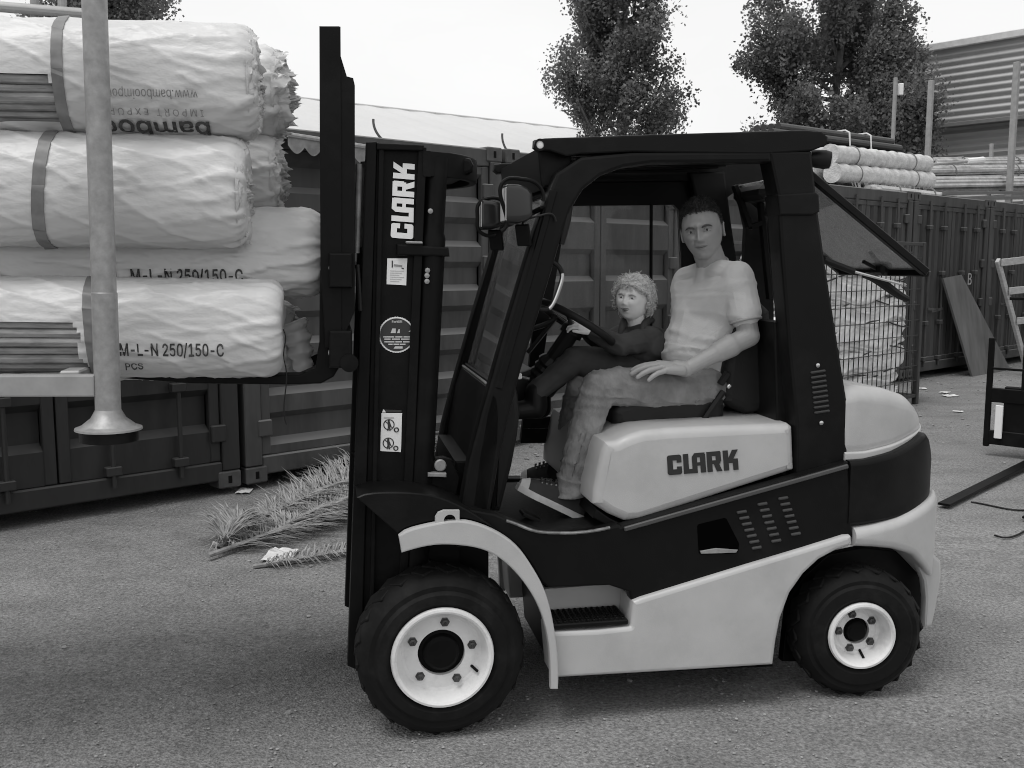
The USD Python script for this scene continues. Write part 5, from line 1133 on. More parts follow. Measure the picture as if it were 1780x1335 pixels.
P2.add('boot', blob([(caN, .042, caN - A([0, 0, .06]), .044), (caN - A([0, 0, .06]), .042, caN - A([0, 0, .07]) - TU * .09, .034)], .01, 5), plastic, smooth=True); P2.add('boot', blob([(caF, .042, caF - A([0, 0, .06]), .044), (caF - A([0, 0, .06]), .042, caF - A([0, 0, .07]) - TU * .09, .034)], .01, 5), plastic, smooth=True)
# curls
rg = np.random.default_rng(3); X, Y, Z = cP.T; hl = np.where(Y > 0.02, 0.034 - 0.6 * np.clip(np.abs(X) - 0.03, 0, .05), np.where(Y > -0.02, -0.03, -0.07))
on = Z > hl; n0 = cP / np.linalg.norm(cP, axis=1, keepdims=True); q = cP + n0 * np.where(on, .010, -.004)[:, None]
P2.add('hair', trimesh.Trimesh(ch + q[:, :1] * CAx[0] + q[:, 1:2] * CAx[1] + q[:, 2:] * CAx[2], chd.faces[on[chd.faces].all(1)], process=False), M('blond_roots', .62, .7, var=.3, scale=60), smooth=True)
idx = np.where(on)[0]; cur = []
for k in range(1700):
    i = idx[rg.integers(len(idx))]; nn = n0[i]; wn = nn[0] * CAx[0] + nn[1] * CAx[1] + nn[2] * CAx[2]; o = ch + cP[i, 0] * CAx[0] + cP[i, 1] * CAx[1] + cP[i, 2] * CAx[2] + wn * .004
    drop = A([0, 0, -1.0]) * (.3 + .6 * rg.random()) + wn * (.55 - .3 * rg.random()) + .5 * (rg.random(3) - .5); drop /= np.linalg.norm(drop); x, y, _ = frame_of(drop); rr = .003 + .005 * rg.random(); L = .014 + .018 * rg.random(); ph = rg.random() * 6.28; n = 13
    cur.append(tube([o + drop * L * t_ + rr * (x * math.cos(ph + t_ * 7.5) + y * math.sin(ph + t_ * 7.5)) for t_ in np.linspace(0, 1, n)], np.interp(np.linspace(0, 1, n), [0, .7, 1], [.0016, .0014, .0005]), 3, cap=False))
P2.add('curls', cat(cur), hair_blond, smooth=True, kind='stuff')
# ------------------------------------------------------------------ mesh cage with folded white bags, near the right containers
CGO = on_row(1400, 668, -1.12); CG1 = on_row(1592, 668, -1.12); CGO[2] = CG1[2] = 0.0
cd_ = (CG1 - CGO); CGW = np.linalg.norm(cd_); cx_ = cd_ / CGW; cy_ = A([-cx_[1], cx_[0], 0]); CGA = math.atan2(cx_[1], cx_[0]); CGH = on_row(1500, 418, -1.12)[2]
CGZ = on_row(1592, 668, -1.12)[2]
CG = Thing('mesh_cage', 'tall wire mesh cage full of folded white bags behind the raised rear window', 'cage', CGO, CGA)
def cg(m): m = m.copy(); p = np.asarray(m.vertices); m.vertices = CGO + np.outer(p[:, 0], cx_) + np.outer(p[:, 1], cy_) + np.outer(p[:, 2], [0, 0, 1.0]); return m
wire = M('dark_mesh_wire', 0.03, 0.6); CGD = 1.0
for x in (0.0, CGW):
    for y in (0.0, CGD): CG.add('post', cg(rbox(x - 0.03, x + 0.03, y - 0.03, y + 0.03, 0, CGH, 0.006)), wire)
for y in (0.0, CGD):
    for z in (0.10, CGH - 0.02): CG.add('rail', cg(rbox(0.03, CGW - 0.03, y - 0.02, y + 0.02, z - 0.02, z + 0.02, 0.004)), wire)
for k in range(1, 23):
    x = CGW * k / 23; CG.add('wire', cg(rbox(x - 0.0045, x + 0.0045, -0.0045, 0.0045, 0.1, CGH, 0.001)), wire)
for k in range(1, 10):
    z = 0.1 + (CGH - 0.1) * k / 10; CG.add('wire', cg(rbox(0.02, CGW - 0.02, -0.016, -0.0065, z - 0.004, z + 0.004, 0.001)), wire)
CG.add('floor', cg(rbox(0.03, CGW - 0.03, 0.03, CGD - 0.03, 0.08, 0.12, 0.004)), wire)
bag_m = M('grey_white_bag', 0.8, 0.6, var=0.1, scale=4, dirt=0.2, dcol=0.35, bump=0.004, bscale=12)
rb = np.random.default_rng(5)
def sack(x0, x1, y0, y1, z0, z1, seed):
    m = trimesh.creation.icosphere(subdivisions=4); p = np.asarray(m.vertices); p = np.sign(p) * np.abs(p) ** 0.55
    n = meshkit.fbm(np.asarray(m.vertices) * [2, 2, 4.5] + seed, 4, seed) - 0.5; r = 1 - 0.7 * np.abs(n)[:, None] + 0.25 * n[:, None]
    p = p * r * [(x1 - x0) / 2, (y1 - y0) / 2, (z1 - z0) / 2]; p[:, 2] += 0.05 * np.sin(p[:, 0] * 5 + seed)
    m.vertices = p + [(x0 + x1) / 2, (y0 + y1) / 2, (z0 + z1) / 2]; return m
zz = 0.12
labels = ['flat', 'bulging', 'folded', 'creased', 'wide', 'crumpled']
for k, h in enumerate((0.30, 0.28, 0.31, 0.26, 0.30, 0.25)):
    T = Thing('folded_bag', ['lowest bulging white bag in the mesh cage', 'second white bag from the bottom in the mesh cage', 'third white bag from the bottom in the mesh cage', 'fourth white bag from the bottom in the mesh cage, half behind the raised rear window', 'fifth white bag from the bottom in the mesh cage', 'topmost white bag in the mesh cage'][k], 'bag',
              CGO + cx_ * CGW / 2 + cy_ * 0.5 + A([0, 0, zz]), CGA, 'folded bags in the mesh cage')
    T.add('bag_cloth', cg(sack(-0.10, CGW + 0.10 - 0.12 * (k == 0), 0.0, 1.0, zz - 0.07, zz + h + 0.05, 20 + k)), bag_m, smooth=True)
    pts = [A([x, 0.045, zz + h - 0.02 + 0.05 * math.sin(x * 4 + k)]) for x in np.linspace(0.15, CGW - 0.15, 9)]
    T.add('bag_seam', cg(tube(spline(pts, 24), 0.008, 6)), wire); zz += h - 0.02
# board leaning on the container
bo = ground_at(1718, 672); nb = -RD
w0, w1 = on_row(1648, 482, -0.06), on_row(1700, 560, -0.06)
BD = Thing('leaning_board', 'broad weathered board leaning aslant against the grey container', 'board', bo, ROW)
def quad_slab(pts, t):
    n = np.cross(pts[1] - pts[0], pts[3] - pts[0]); n /= np.linalg.norm(n); V = np.vstack([pts, [p + n * t for p in pts]]); return trimesh.convex.convex_hull(V)
q = [on_plane(1692, 672, row_pt(0, -0.35), RD), on_plane(1764, 664, row_pt(0, -0.35), RD), on_row(1668, 478, -0.06), on_row(1636, 484, -0.06)]
BD.add('plank', quad_slab(A([q[0], q[1], q[2], q[3]]), 0.03), M('weathered_board', 0.10, 0.8, var=0.3, scale=6, stretch=(1, 1, 0.2), dirt=0.4, dcol=0.06))
# white slatted pallet leaning at the right edge
PD_ = ground_at(1772, 655); PL = Thing('leaning_pallet', 'pale slatted pallet standing tilted at the right edge', 'pallet', PD_, ROW)
pw = M('pale_pallet_wood', 0.36, 0.75, var=0.2, scale=8, stretch=(1, 1, 6), dirt=0.3)
PN = row_pt(0, -0.75)
def pl(x, y): return on_plane(x, y, PN, RD)
tl, tr, bl, brr = pl(1734, 452), pl(1868, 436), pl(1788, 655), pl(1920, 645)
for f in (0.0, 0.5, 1.0):
    a, b = tl * (1 - f) + tr * f, bl * (1 - f) + brr * f; PL.add('stringer', beam(a, b, 0.09, 0.05, -RD, 0.006), pw)
for g in (0.02, 0.25, 0.5, 0.75, 0.97):
    a, b = tl * (1 - g) + bl * g, tr * (1 - g) + brr * g; PL.add('slat', beam(a - RD * 0.05, b - RD * 0.05, 0.10, 0.022, -RD, 0.004), pw)

# ------------------------------------------------------------------ second forklift, only its lowered forks and mast in view
F2 = ground_at(1775, 850); F2a = math.radians(52)
fa, fb = ground_at(1640, 884), ground_at(1800, 806); fd = fb - fa; fd[2] = 0; fdl = np.linalg.norm(fd); fd /= fdl; fs = A([-fd[1], fd[0], 0])
S2 = Thing('parked_forklift', 'second dark forklift at the right edge with its forks lowered to the ground', 'forklift', fb, math.atan2(fd[1], fd[0]))
def s2(m): m = m.copy(); p = np.asarray(m.vertices); m.vertices = A([fb[0], fb[1], 0]) + np.outer(p[:, 0], fd) + np.outer(p[:, 1], fs) + np.outer(p[:, 2], [0, 0, 1.0]); return m
for y in (0.0, -0.52):
    S2.add('fork', s2(cat([prism([(-fdl, 0.035), (-0.1, 0.05), (0.02, 0.06), (0.05, 0.10), (0.05, 0.62), (0.085, 0.62), (0.085, 0.04), (0.02, 0.015), (-fdl, 0.02)], y - 0.04, y + 0.04, 0.004)])), paint_mast)
for z in (0.16, 0.52): S2.add('carriage_bar', s2(rbox(0.09, 0.13, -0.82, 0.44, z - 0.06, z + 0.06, 0.006)), paint_mast)
for y in (0.42, -0.80): S2.add('backrest_upright', s2(rbox(0.085, 0.12, y - 0.022, y + 0.022, 0.08, 1.0, 0.004)), paint_mast)
for k in range(4): S2.add('backrest_bar', s2(rbox(0.09, 0.105, 0.16 - 0.2 * k - 0.01, 0.16 - 0.2 * k + 0.01, 0.58, 1.33, 0.003)), paint_mast)
S2.add('cross_rod', s2(rbox(0.085, 0.10, -0.8, 0.40, 0.735, 0.755, 0.003)), paint_mast); S2.add('carriage_plate', s2(rbox(0.10, 0.14, -0.78, 0.30, 0.12, 0.6, 0.01)), paint_mast)
S2.add('backrest_bar', s2(rbox(0.085, 0.105, -0.78, 0.30, 1.32, 1.345, 0.004)), paint_mast)
for y in (-0.12, -0.55): S2.add('mast_rail', s2(rbox(0.15, 0.27, y - 0.04, y + 0.04, 0.06, 2.0, 0.006)), paint_mast)
S2.add('mast_crossbar', s2(rbox(0.19, 0.23, -0.51, -0.16, 1.9, 2.0, 0.006)), paint_mast); S2.add('lift_cylinder', s2(lathe([(0.04, 0), (0.04, 1.4), (0.001, 1.4)], A([0.24, -0.33, 0.1]), (0, 0, 1), 16)), paint_mast)
S2.add('reflector', s2(rbox(0.06, 0.08, 0.29, 0.35, 0.16, 0.44, 0.004)), sticker_white)
S2.add('body', s2(rbox(0.45, 1.9, -0.85, 0.15, 0.2, 0.95, 0.06)), paint_black)
for x, y in ((0.75, -0.9), (0.75, 0.06), (1.75, -0.88), (1.75, 0.04)):
    S2.add('wheel', s2(lathe([(0.001, 0), (0.14, 0), (0.15, 0.01), (0.24, 0.0), (0.27, 0.03), (0.27, 0.12), (0.24, 0.14), (0.001, 0.14)], A([x, y, 0.27]), (0, 1, 0), 28)), rubber)
# wires on the ground
for nm, pts in (('black wire lying in a shallow curve by the lowered forks', ((1688, 874), (1720, 880), (1750, 886), (1800, 887))), ('short bent dark wire on the yard at the lower right edge', ((1729, 932), (1745, 936), (1762, 934), (1800, 922)))):
    P = [ground_at(x, y) + A([0, 0, 0.006]) for x, y in pts]; single('ground_wire', tube(spline(P, 24), 0.006, 6), plastic, nm, 'wire')

# ------------------------------------------------------------------ dead palm leaves behind the mast
frond_m = M('dry_palm_leaf', 0.24, 0.75, var=0.45, scale=14)
def frond(pts, width, label, seed, n=90, rise=0.1):
    rg = np.random.default_rng(seed); P = [ground_at(x, y) + A([0, 0, h]) for x, y, h in pts]; c = spline(P, 60); base = P[0] * 1.0; base[2] = 0
    T = Thing('palm_leaf', label, 'palm leaf', base, 0.0, 'dead palm leaves on the yard')
    T.add('midrib', tube(c, np.linspace(0.014, 0.004, 60), 7), frond_m)
    tan = np.gradient(c, axis=0); tan /= np.linalg.norm(tan, axis=1, keepdims=True); V, F = [], []
    for k in range(n):
        f = 0.08 + 0.9 * k / n; i = int(f * 59); t = tan[i]; s = np.cross(t, [0, 0, 1.0]); s /= np.linalg.norm(s)
        for sg_ in (-1, 1):
            L = width * (0.35 + 0.65 * math.sin(PI * min(1, f * 0.9 + 0.1))) * (0.75 + 0.5 * rg.random()); sw = 0.25 + 1.0 * rg.random()
            d = s * sg_ + t * sw + A([0, 0, rise * (rg.random() * 2.0 - 0.4)]); d /= np.linalg.norm(d); wv = np.cross(d, A([0, 0, 1.0]) + 0.4 * (rg.random(3) - .5)); wv = wv / np.linalg.norm(wv) * 0.0042
            o = len(V); b0 = c[i]; m1 = b0 + d * L * 0.5 + A([0, 0, 0.01 + 0.03 * rg.random()]); e = b0 + d * L + A([0, 0, -0.05 * rg.random()])
            for q_ in (m1, e): q_[2] = max(q_[2], 0.004 + 0.01 * rg.random())
            d2 = d + 0.35 * (rg.random(3) - 0.5); e = m1 + d2 * L * 0.5 + A([0, 0, -0.06 * rg.random()]); e[2] = max(e[2], 0.004)
            V += [b0 - wv * .6, b0 + wv * .6, m1 + wv, m1 - wv, e]; F += [[o, o + 1, o + 2], [o, o + 2, o + 3], [o + 3, o + 2, o + 4]]
    T.add('leaflets', trimesh.Trimesh(np.array(V), np.array(F), process=False), frond_m, smooth=False, kind='stuff'); return T
frond([(362, 975, .03), (450, 945, .04), (540, 915, .06), (640, 880, .08), (760, 840, .1)], 0.36, 'longest dry palm leaf with a pale midrib, lying left to right behind the mast', 1, 320, 0.05)
frond([(430, 925, .03), (500, 900, .09), (580, 872, .12), (680, 845, .12), (790, 810, .1)], 0.36, 'dry palm leaf with upright tufted tips nearest the container', 2, 320, 0.14)
frond([(372, 950, .02), (392, 955, .05), (400, 945, .10), (470, 935, .06)], 0.24, 'small tufted dry palm leaf at the left end of the pile', 3, 130, 0.15)
frond([(470, 935, .03), (540, 908, .07), (620, 885, .10), (720, 860, .12)], 0.32, 'dry palm leaf squashed in the middle of the pile', 4, 260, 0.12)
frond([(440, 988, .01), (520, 978, .02), (600, 965, .02), (700, 952, .02)], 0.12, 'thin stripped palm leaf lying nearest the camera in the pile', 5, 90, 0.1)
frond([(520, 880, .03), (570, 855, .10), (640, 835, .16), (780, 790, .14)], 0.30, 'dry palm leaf half hidden by the mast at the back of the pile', 6, 300, 0.16)
# slab under the leaves, litter
p = [ground_at(x, y) for x, y in ((470, 912), (640, 858), (660, 900), (520, 945))]
def litter(px, py, s, seed, label, mat=None, cat_='litter'):
    rg = np.random.default_rng(seed); g = np.linspace(-1, 1, 9); X, Y = np.meshgrid(g, g, indexing='ij'); Z = 0.35 * np.abs(meshkit.fbm(np.stack([X, Y, 0 * X], -1) * 1.4 + seed, 3, seed) - 0.5) * 2 + 0.03
    b = ground_at(px, py); a = rg.random() * 3; P = np.stack([b[0] + s * (X * math.cos(a) * 1.5 - Y * math.sin(a)), b[1] + s * (X * math.sin(a) * 1.5 + Y * math.cos(a)), s * Z + 0.006], -1)
    single('litter', grid(P), mat or M('pale_litter_film', 0.6, 0.6, var=0.2, scale=12), label, cat_)
litter(487, 968, 0.08, 1, 'crumpled white paper beside the dry palm leaves')
litter(1642, 683, 0.05, 2, 'small white scrap lying at the foot of the grey container')
litter(1652, 689, 0.06, 3, 'flattened pale scrap on the yard right of the mesh cage')
litter(1600, 676, 0.05, 4, 'pale crumpled scrap at the foot of the mesh cage')
litter(1665, 716, 0.035, 5, 'little pale scrap on the yard left of the parked forklift')
litter(425, 855, 0.05, 6, 'tiny white scrap at the container corner near the palm leaves')
# debris heap of dirt at the foot of the right containers
rb = np.random.default_rng(11); V, F, off = [], [], 0
for k in range(900):
    t = 2.0 + 14 * rb.random(); d = -rb.random() ** 2 * (0.6 if t < 8 else 2.2) - 0.03; b = row_pt(t, d); r = 0.004 + 0.016 * rb.random() ** 3
    v, f = pebble(r, rb); V.append(v * [1.3, 1, 0.8] + b + A([0, 0, 0.004])); F.append(f + off); off += 12
single('debris', trimesh.Trimesh(np.vstack(V), np.vstack(F), process=False), M('debris_stone', 0.2, 0.85, var=0.6, scale=20), 'crumbs of rubble and leaf litter along the foot of the containers', 'rubble', kind='stuff')

# ------------------------------------------------------------------ things on top of the containers
TOPZ = CH + 0.006
def on_top(px, d, z=TOPZ):                                    # point of the row's roof level under picture column px
    t = row_t(px, 400, d)[0]; return row_pt(t, d, z)
# rolled reed mats on a dark pallet
def top_bar(px0, py0, px1, py1, d): return on_row(px0, py0, d), on_row(px1, py1, d)
a, b = on_row(1442, 268, 0.5), on_row(1608, 286, 0.5); dd = b - a; Lr = np.linalg.norm(dd); dd /= Lr
reed = M('pale_reed', 0.50, 0.75, var=0.25, scale=9, stretch=(1, 1, 1), bump=0.01, bscale=40)
k = 0
names = ['upper front pale reed roll on the container top behind the cab roof', 'lower front pale reed roll, frayed, on the container top', 'upper rear pale reed roll on the container top', 'lower rear pale reed roll on the container top']
for dz, dep in ((0.0, 0.0), (-0.24, -0.05), (0.02, 0.34), (-0.22, 0.34)):
    o = a + RD * dep + A([0, 0, dz]); T = Thing('reed_roll', names[k], 'reed roll', o + dd * Lr / 2 - A([0, 0, .12]), ROW, 'reed rolls on the container top'); k += 1
    n = 34; pts = [o + dd * Lr * i / (n - 1) for i in range(n)]
    m = tube(pts, [0.125 + 0.008 * math.sin(i * 1.9 + k) for i in range(n)], 20); v = np.asarray(m.vertices); m.vertices = v + 0.02 * (meshkit.fbm(v * 6, 3, k)[:, None] - .5) * [1, 1, 1]
    T.add('reeds', m, reed)
    for f in (0.2, 0.8): x, y, _ = frame_of(dd); c0 = o + dd * Lr * f; T.add('tie', tube([c0 + 0.135 * (math.cos(q_) * x + math.sin(q_) * y) for q_ in np.linspace(0, 2 * PI, 17)[:-1]], 0.008, 5, closed=True), strap_mat)
    fr = []
    rg = np.random.default_rng(k)
    for i in range(46):
        p0 = o + dd * Lr * (0.12 + 0.8 * rg.random()) + A([0, 0, -0.11]); fr.append(rod(p0 - RD * 0.08, p0 - RD * 0.1 + A([0.02 * rg.random(), 0, -0.05 - 0.07 * rg.random()]), 0.006, 4))
    if dz < 0: T.add('fringe', cat(fr), reed, smooth=False, kind='stuff')
T = Thing('dark_pallet', 'dark timber pallet under the reed rolls on the container top', 'pallet', a + RD * .2 - A([0, 0, .6]), ROW)
z1 = a[2] - 0.42
for y in (-0.05, 0.25, 0.5): T.add('bearer', beam(A([*(a - dd * .1 + RD * y)[:2], (z1 + TOPZ) / 2]), A([*(b + RD * y)[:2], (z1 + TOPZ) / 2]), 0.10, max(0.05, z1 - TOPZ - 0.02), (0, 0, 1)), M('dark_timber', 0.03, 0.8))
for f in np.linspace(0, 1, 7): c0 = a + dd * Lr * f; T.add('slat', beam(A([*(c0 - RD * .1)[:2], z1]), A([*(c0 + RD * .6)[:2], z1]), 0.10, 0.022, (0, 0, 1)), M('dark_timber', 0.03, 0.8))
# black pipe bundle behind, raised on a trestle
a, b = on_row(1340, 232, 1.6), on_row(1580, 262, 1.6); dd = b - a; Lr = np.linalg.norm(dd); dd /= Lr
T = Thing('pipe_bundle', 'strapped bundle of black pipes lying above the reed rolls', 'pipe bundle', a + dd * Lr / 2 - A([0, 0, .3]), ROW)
pm_ = M('black_pipe', 0.02, 0.4)
for i in range(4):
    for j in range(5 - (i % 2)):
        o = a + RD * (j + 0.5 * (i % 2)) * 0.115 + A([0, 0, i * 0.1 - 0.18]); m = tube([o + dd * (0.25 if i == 3 else 0.0), o + dd * Lr * (1.0 - 0.04 * i)], 0.056, 10); T.add('pipe', m, pm_)
for f in (0.50, 0.66):
    c0 = a + dd * Lr * f; ring = [c0 + RD * x_ + A([0, 0, z_]) for x_, z_ in ((-0.07, -0.24), (-0.07, -0.1), (-0.05, 0.15), (0.02, 0.19), (0.42, 0.19), (0.54, 0.05), (0.54, -0.24))]
    T.add('strap', tube(ring + [], 0.013, 5, closed=True), sticker_white)
T = Thing('pipe_trestle', 'dark trestle carrying the bundle of black pipes', 'trestle', a + dd * Lr * .5 + A([0, 0, TOPZ - a[2]]), ROW)
for f in (0.45, 0.62, 0.85):
    for y in (0.0, 0.45): c0 = a + dd * Lr * f + RD * y; T.add('leg', rbox(c0[0] - .03, c0[0] + .03, c0[1] - .03, c0[1] + .03, TOPZ, c0[2] - 0.3, 0.004), M('dark_timber', 0.03, 0.8))
for y in (0.0, 0.45): T.add('bearer', beam(a + dd * Lr * .3 + RD * y - A([0, 0, .27]), a + dd * Lr * .95 + RD * y - A([0, 0, .27]), 0.06, 0.06), M('dark_timber', 0.03, 0.8))
# cane bundles in the rack further right
canes_m = M('pale_cane_bundle', 0.42, 0.6, var=0.3, scale=5)
def cane_bundle(p0, p1, d, r, n, label, seed):
    rg = np.random.default_rng(seed); a, b = on_row(*p0, d), on_row(*p1, d); T = Thing('cane_bundle', label, 'cane bundle', (a + b) / 2 - A([0, 0, r]), ROW, 'cane bundles on the container tops')
    dv = (b - a) / np.linalg.norm(b - a); x, y, _ = frame_of(dv)
    for i in range(n):
        q_ = r * math.sqrt(rg.random()); an = rg.random() * 6.28; o = x * q_ * math.cos(an) + y * q_ * math.sin(an); s0, s1 = rg.random() * 0.3, rg.random() * 0.3
        T.add('cane', tube([a + o - dv * s0, b + o + dv * s1], 0.022 + 0.012 * rg.random(), 6), canes_m)
    for f in (0.2, 0.75): c0 = a + (b - a) * f; T.add('tie', tube([c0 + (r + .03) * (math.cos(q_) * x + math.sin(q_) * y) for q_ in np.linspace(0, 2 * PI, 15)[:-1]], 0.012, 5, closed=True), strap_mat)
cane_bundle((1540, 322), (1800, 318), 0.5, 0.10, 26, 'lowest pale cane bundle along the container top edge', 1)
cane_bundle((1600, 302), (1800, 298), 0.9, 0.13, 30, 'pale cane bundle above the lowest one, right of the reed rolls', 2)
cane_bundle((1630, 286), (1800, 284), 1.3, 0.10, 22, 'uppermost pale cane bundle between the rack posts', 3)
cane_bundle((1530, 330), (1640, 342), 0.25, 0.07, 16, 'short pale cane bundle under the reed rolls', 4)
a, b = on_row(1610, 287, 0.7), on_row(1708, 278, 0.7)
T = Thing('white_tipped_pole', 'thin pole with a white wrapped tip beside the rack post', 'pole', (a + b) / 2, ROW); T.add('shaft', tube([a, a * .3 + b * .7], 0.02, 8), steel_grey); T.add('wrapped_tip', tube([a * .3 + b * .7, b], [0.05, 0.055], 10), sticker_white)
# rack posts and rail
RKP = Thing('storage_rack', 'pale steel storage rack of tall posts and rails on the containers at the right', 'rack', on_top(1612, 1.0), ROW)
for px, y0, y1, d, w in ((1557, 135, 330, 2.2, 0.055), (1619, 140, 345, 1.0, 0.075), (1768, 108, 352, 0.3, 0.09), (1724, 250, 352, 1.3, 0.06), (1790, 230, 352, 1.3, 0.06), (1850, 100, 352, 0.3, .09)):
    p1 = on_row(px, y0, d); c0 = A([p1[0], p1[1], TOPZ]); RKP.add('post', beam(c0, p1, w, w, RD, 0.006), steel_grey)
for y in (336, 345): RKP.add('rail', beam(on_row(1640, y, 0.12), on_row(1860, y - 2, 0.12), 0.04, 0.05), M('dark_rack_rail', 0.12, 0.6))
k_ = RKP.add('post_cap', rbox(*(lambda p: (p[0] + .02, p[0] + .10, p[1] - .04, p[1] + .04, p[2] - .2, p[2]))(on_row(1560, 145, 2.2)), 0.01), sticker_white)
# bent iron rods and the scalloped awning on the left containers
for pts, lab in ((((649, 207), (651, 222), (664, 242), (672, 262)), 'bent thin iron rod sticking up behind the top of the mast'), (((873, 232), (875, 249), (888, 268), (898, 284)), 'bent thin iron rod sticking up between the mast and the work lamps')):
    P = [on_row(x, y, 0.3) for x, y in pts]; P[-1][2] = TOPZ - 0.01; T = single('bent_rod', tube(spline(P, 14), 0.011, 6), M('rusty_rod', 0.1, 0.7), lab, 'rod')
AW = Thing('awning', 'grey awning with a scalloped edge on the container between the bales and the mast', 'awning', on_top(540, 0.2), ROW)
a, b = on_row(500, 234, -0.25), on_row(640, 256, -0.25); a2, b2 = a + RD * .5 + A([0, 0, .12]), b + RD * .5 + A([0, 0, .12]); n = 60; rows = []
for i in range(n + 1):
    f = i / n; p = a * (1 - f) + b * f; rows.append([p + RD * .5 + A([0, 0, .06]), p, p - A([0, 0, 0.05]), p - A([0, 0, 0.07 + 0.05 * abs(math.sin(f * PI * 5))])])
AW.add('awning_cloth', grid(A(rows)), M('grey_awning_cloth', 0.22, 0.8, var=0.3, scale=12), smooth=False); AW.add('awning_pole', tube([a, b], 0.018, 8), galv)

# ------------------------------------------------------------------ buildings
def shed():
    y0 = 30.0; e1 = at_depth(480, 166, y0); ang = math.radians(38); ex = A([math.cos(ang), math.sin(ang), 0]); ey = A([-math.sin(ang), math.cos(ang), 0])
    B = A([e1[0], e1[1], 0]) - ex * 14; H = e1[2]; Lb = 46.0; rise, run = 2.2, 7.5
    T = Thing('pale_warehouse', 'long pale warehouse with a light low roof far behind the containers', 'warehouse', B, ang)
    f = lambda m: (lambda p: trimesh.Trimesh(B + np.outer(p[:, 0], ex) + np.outer(p[:, 1], ey) + np.outer(p[:, 2], [0, 0, 1.0]), m.faces, process=False))(np.asarray(m.vertices))
    wm_ = M('pale_cladding', 0.6, 0.6, var=0.03, scale=0.8); rm = M('pale_roof_sheet', 0.52, 0.5, var=0.04, scale=0.5)
    T.add('wall', f(rbox(0, Lb, -run, run, 0, H - rise, 0.02)), wm_)
    for s in (-1, 1):
        n = 90; xs = np.linspace(-0.3, Lb + 0.3, n); zz = 0.03 * (np.arange(n) % 2)
        T.add('roof', f(grid(A([[(x, s * (run + 0.3), H - rise - 0.05 + z_) for x, z_ in zip(xs, zz)], [(x, 0, H + z_) for x, z_ in zip(xs, zz)]]))), rm, smooth=False)
    T.add('ridge_cap', f(rbox(-0.3, Lb + 0.3, -0.2, 0.2, H - 0.06, H + 0.015, 0.02)), rm)
    return T
shed()
def clad():
    ang = math.radians(-48); ex = A([math.cos(ang), math.sin(ang), 0]); ey = A([-math.sin(ang), math.cos(ang), 0]); c = at_depth(1575, 101, 26.0); B = A([c[0], c[1], 0]); H = c[2]
    T = Thing('clad_warehouse', 'corrugated metal warehouse at the upper right beside the big tree', 'warehouse', B, ang)
    f = lambda m: (lambda p: trimesh.Trimesh(B + np.outer(p[:, 0], ex) + np.outer(p[:, 1], ey) + np.outer(p[:, 2], [0, 0, 1.0]), m.faces, process=False))(np.asarray(m.vertices))
    gm = M('grey_corrugated_sheet', 0.36, 0.5, metal=0.2, var=0.06, scale=0.7, dirt=0.15); Lb = 30.0
    def corr(z0, z1, y, amp, pitch):
        n = int((z1 - z0) / pitch * 6); z = np.linspace(z0, z1, n); yy = y + amp * np.cos(np.arange(n) * 2 * PI / 6)
        return grid(A([[(x, yy[i], z[i]) for i in range(n)] for x in (0.0, Lb)]))
    zb = H * 0.74
    T.add('fascia', f(corr(zb, H, -0.25, 0.025, 0.17)), gm, smooth=60); T.add('cladding', f(corr(H * 0.44, zb - 0.02, 0.0, 0.035, 0.17)), gm, smooth=60)
    T.add('band', f(rbox(0, Lb, -0.32, 0.02, zb - 0.1, zb, 0.01)), M('dark_band', 0.16, 0.6)); T.add('gutter', f(rbox(0, Lb, -0.36, -0.1, H, H + 0.18, 0.02)), M('pale_gutter', 0.6, 0.5))
    T.add('wall', f(rbox(0, Lb, 0.12, 14, 0, H - 0.05, 0.02)), M('dark_lower_wall', 0.04, 0.7)); T.add('roof', f(rbox(-0.1, Lb, -0.1, 14.2, H + 0.02, H + 0.12, 0.02)), gm)
    for x in np.arange(0, Lb, 4.0): T.add('wall_post', f(rbox(x, x + 0.15, -0.1, 0.1, 0, H * 0.44, 0.01)), M('dark_lower_wall', 0.04, 0.7))
clad()

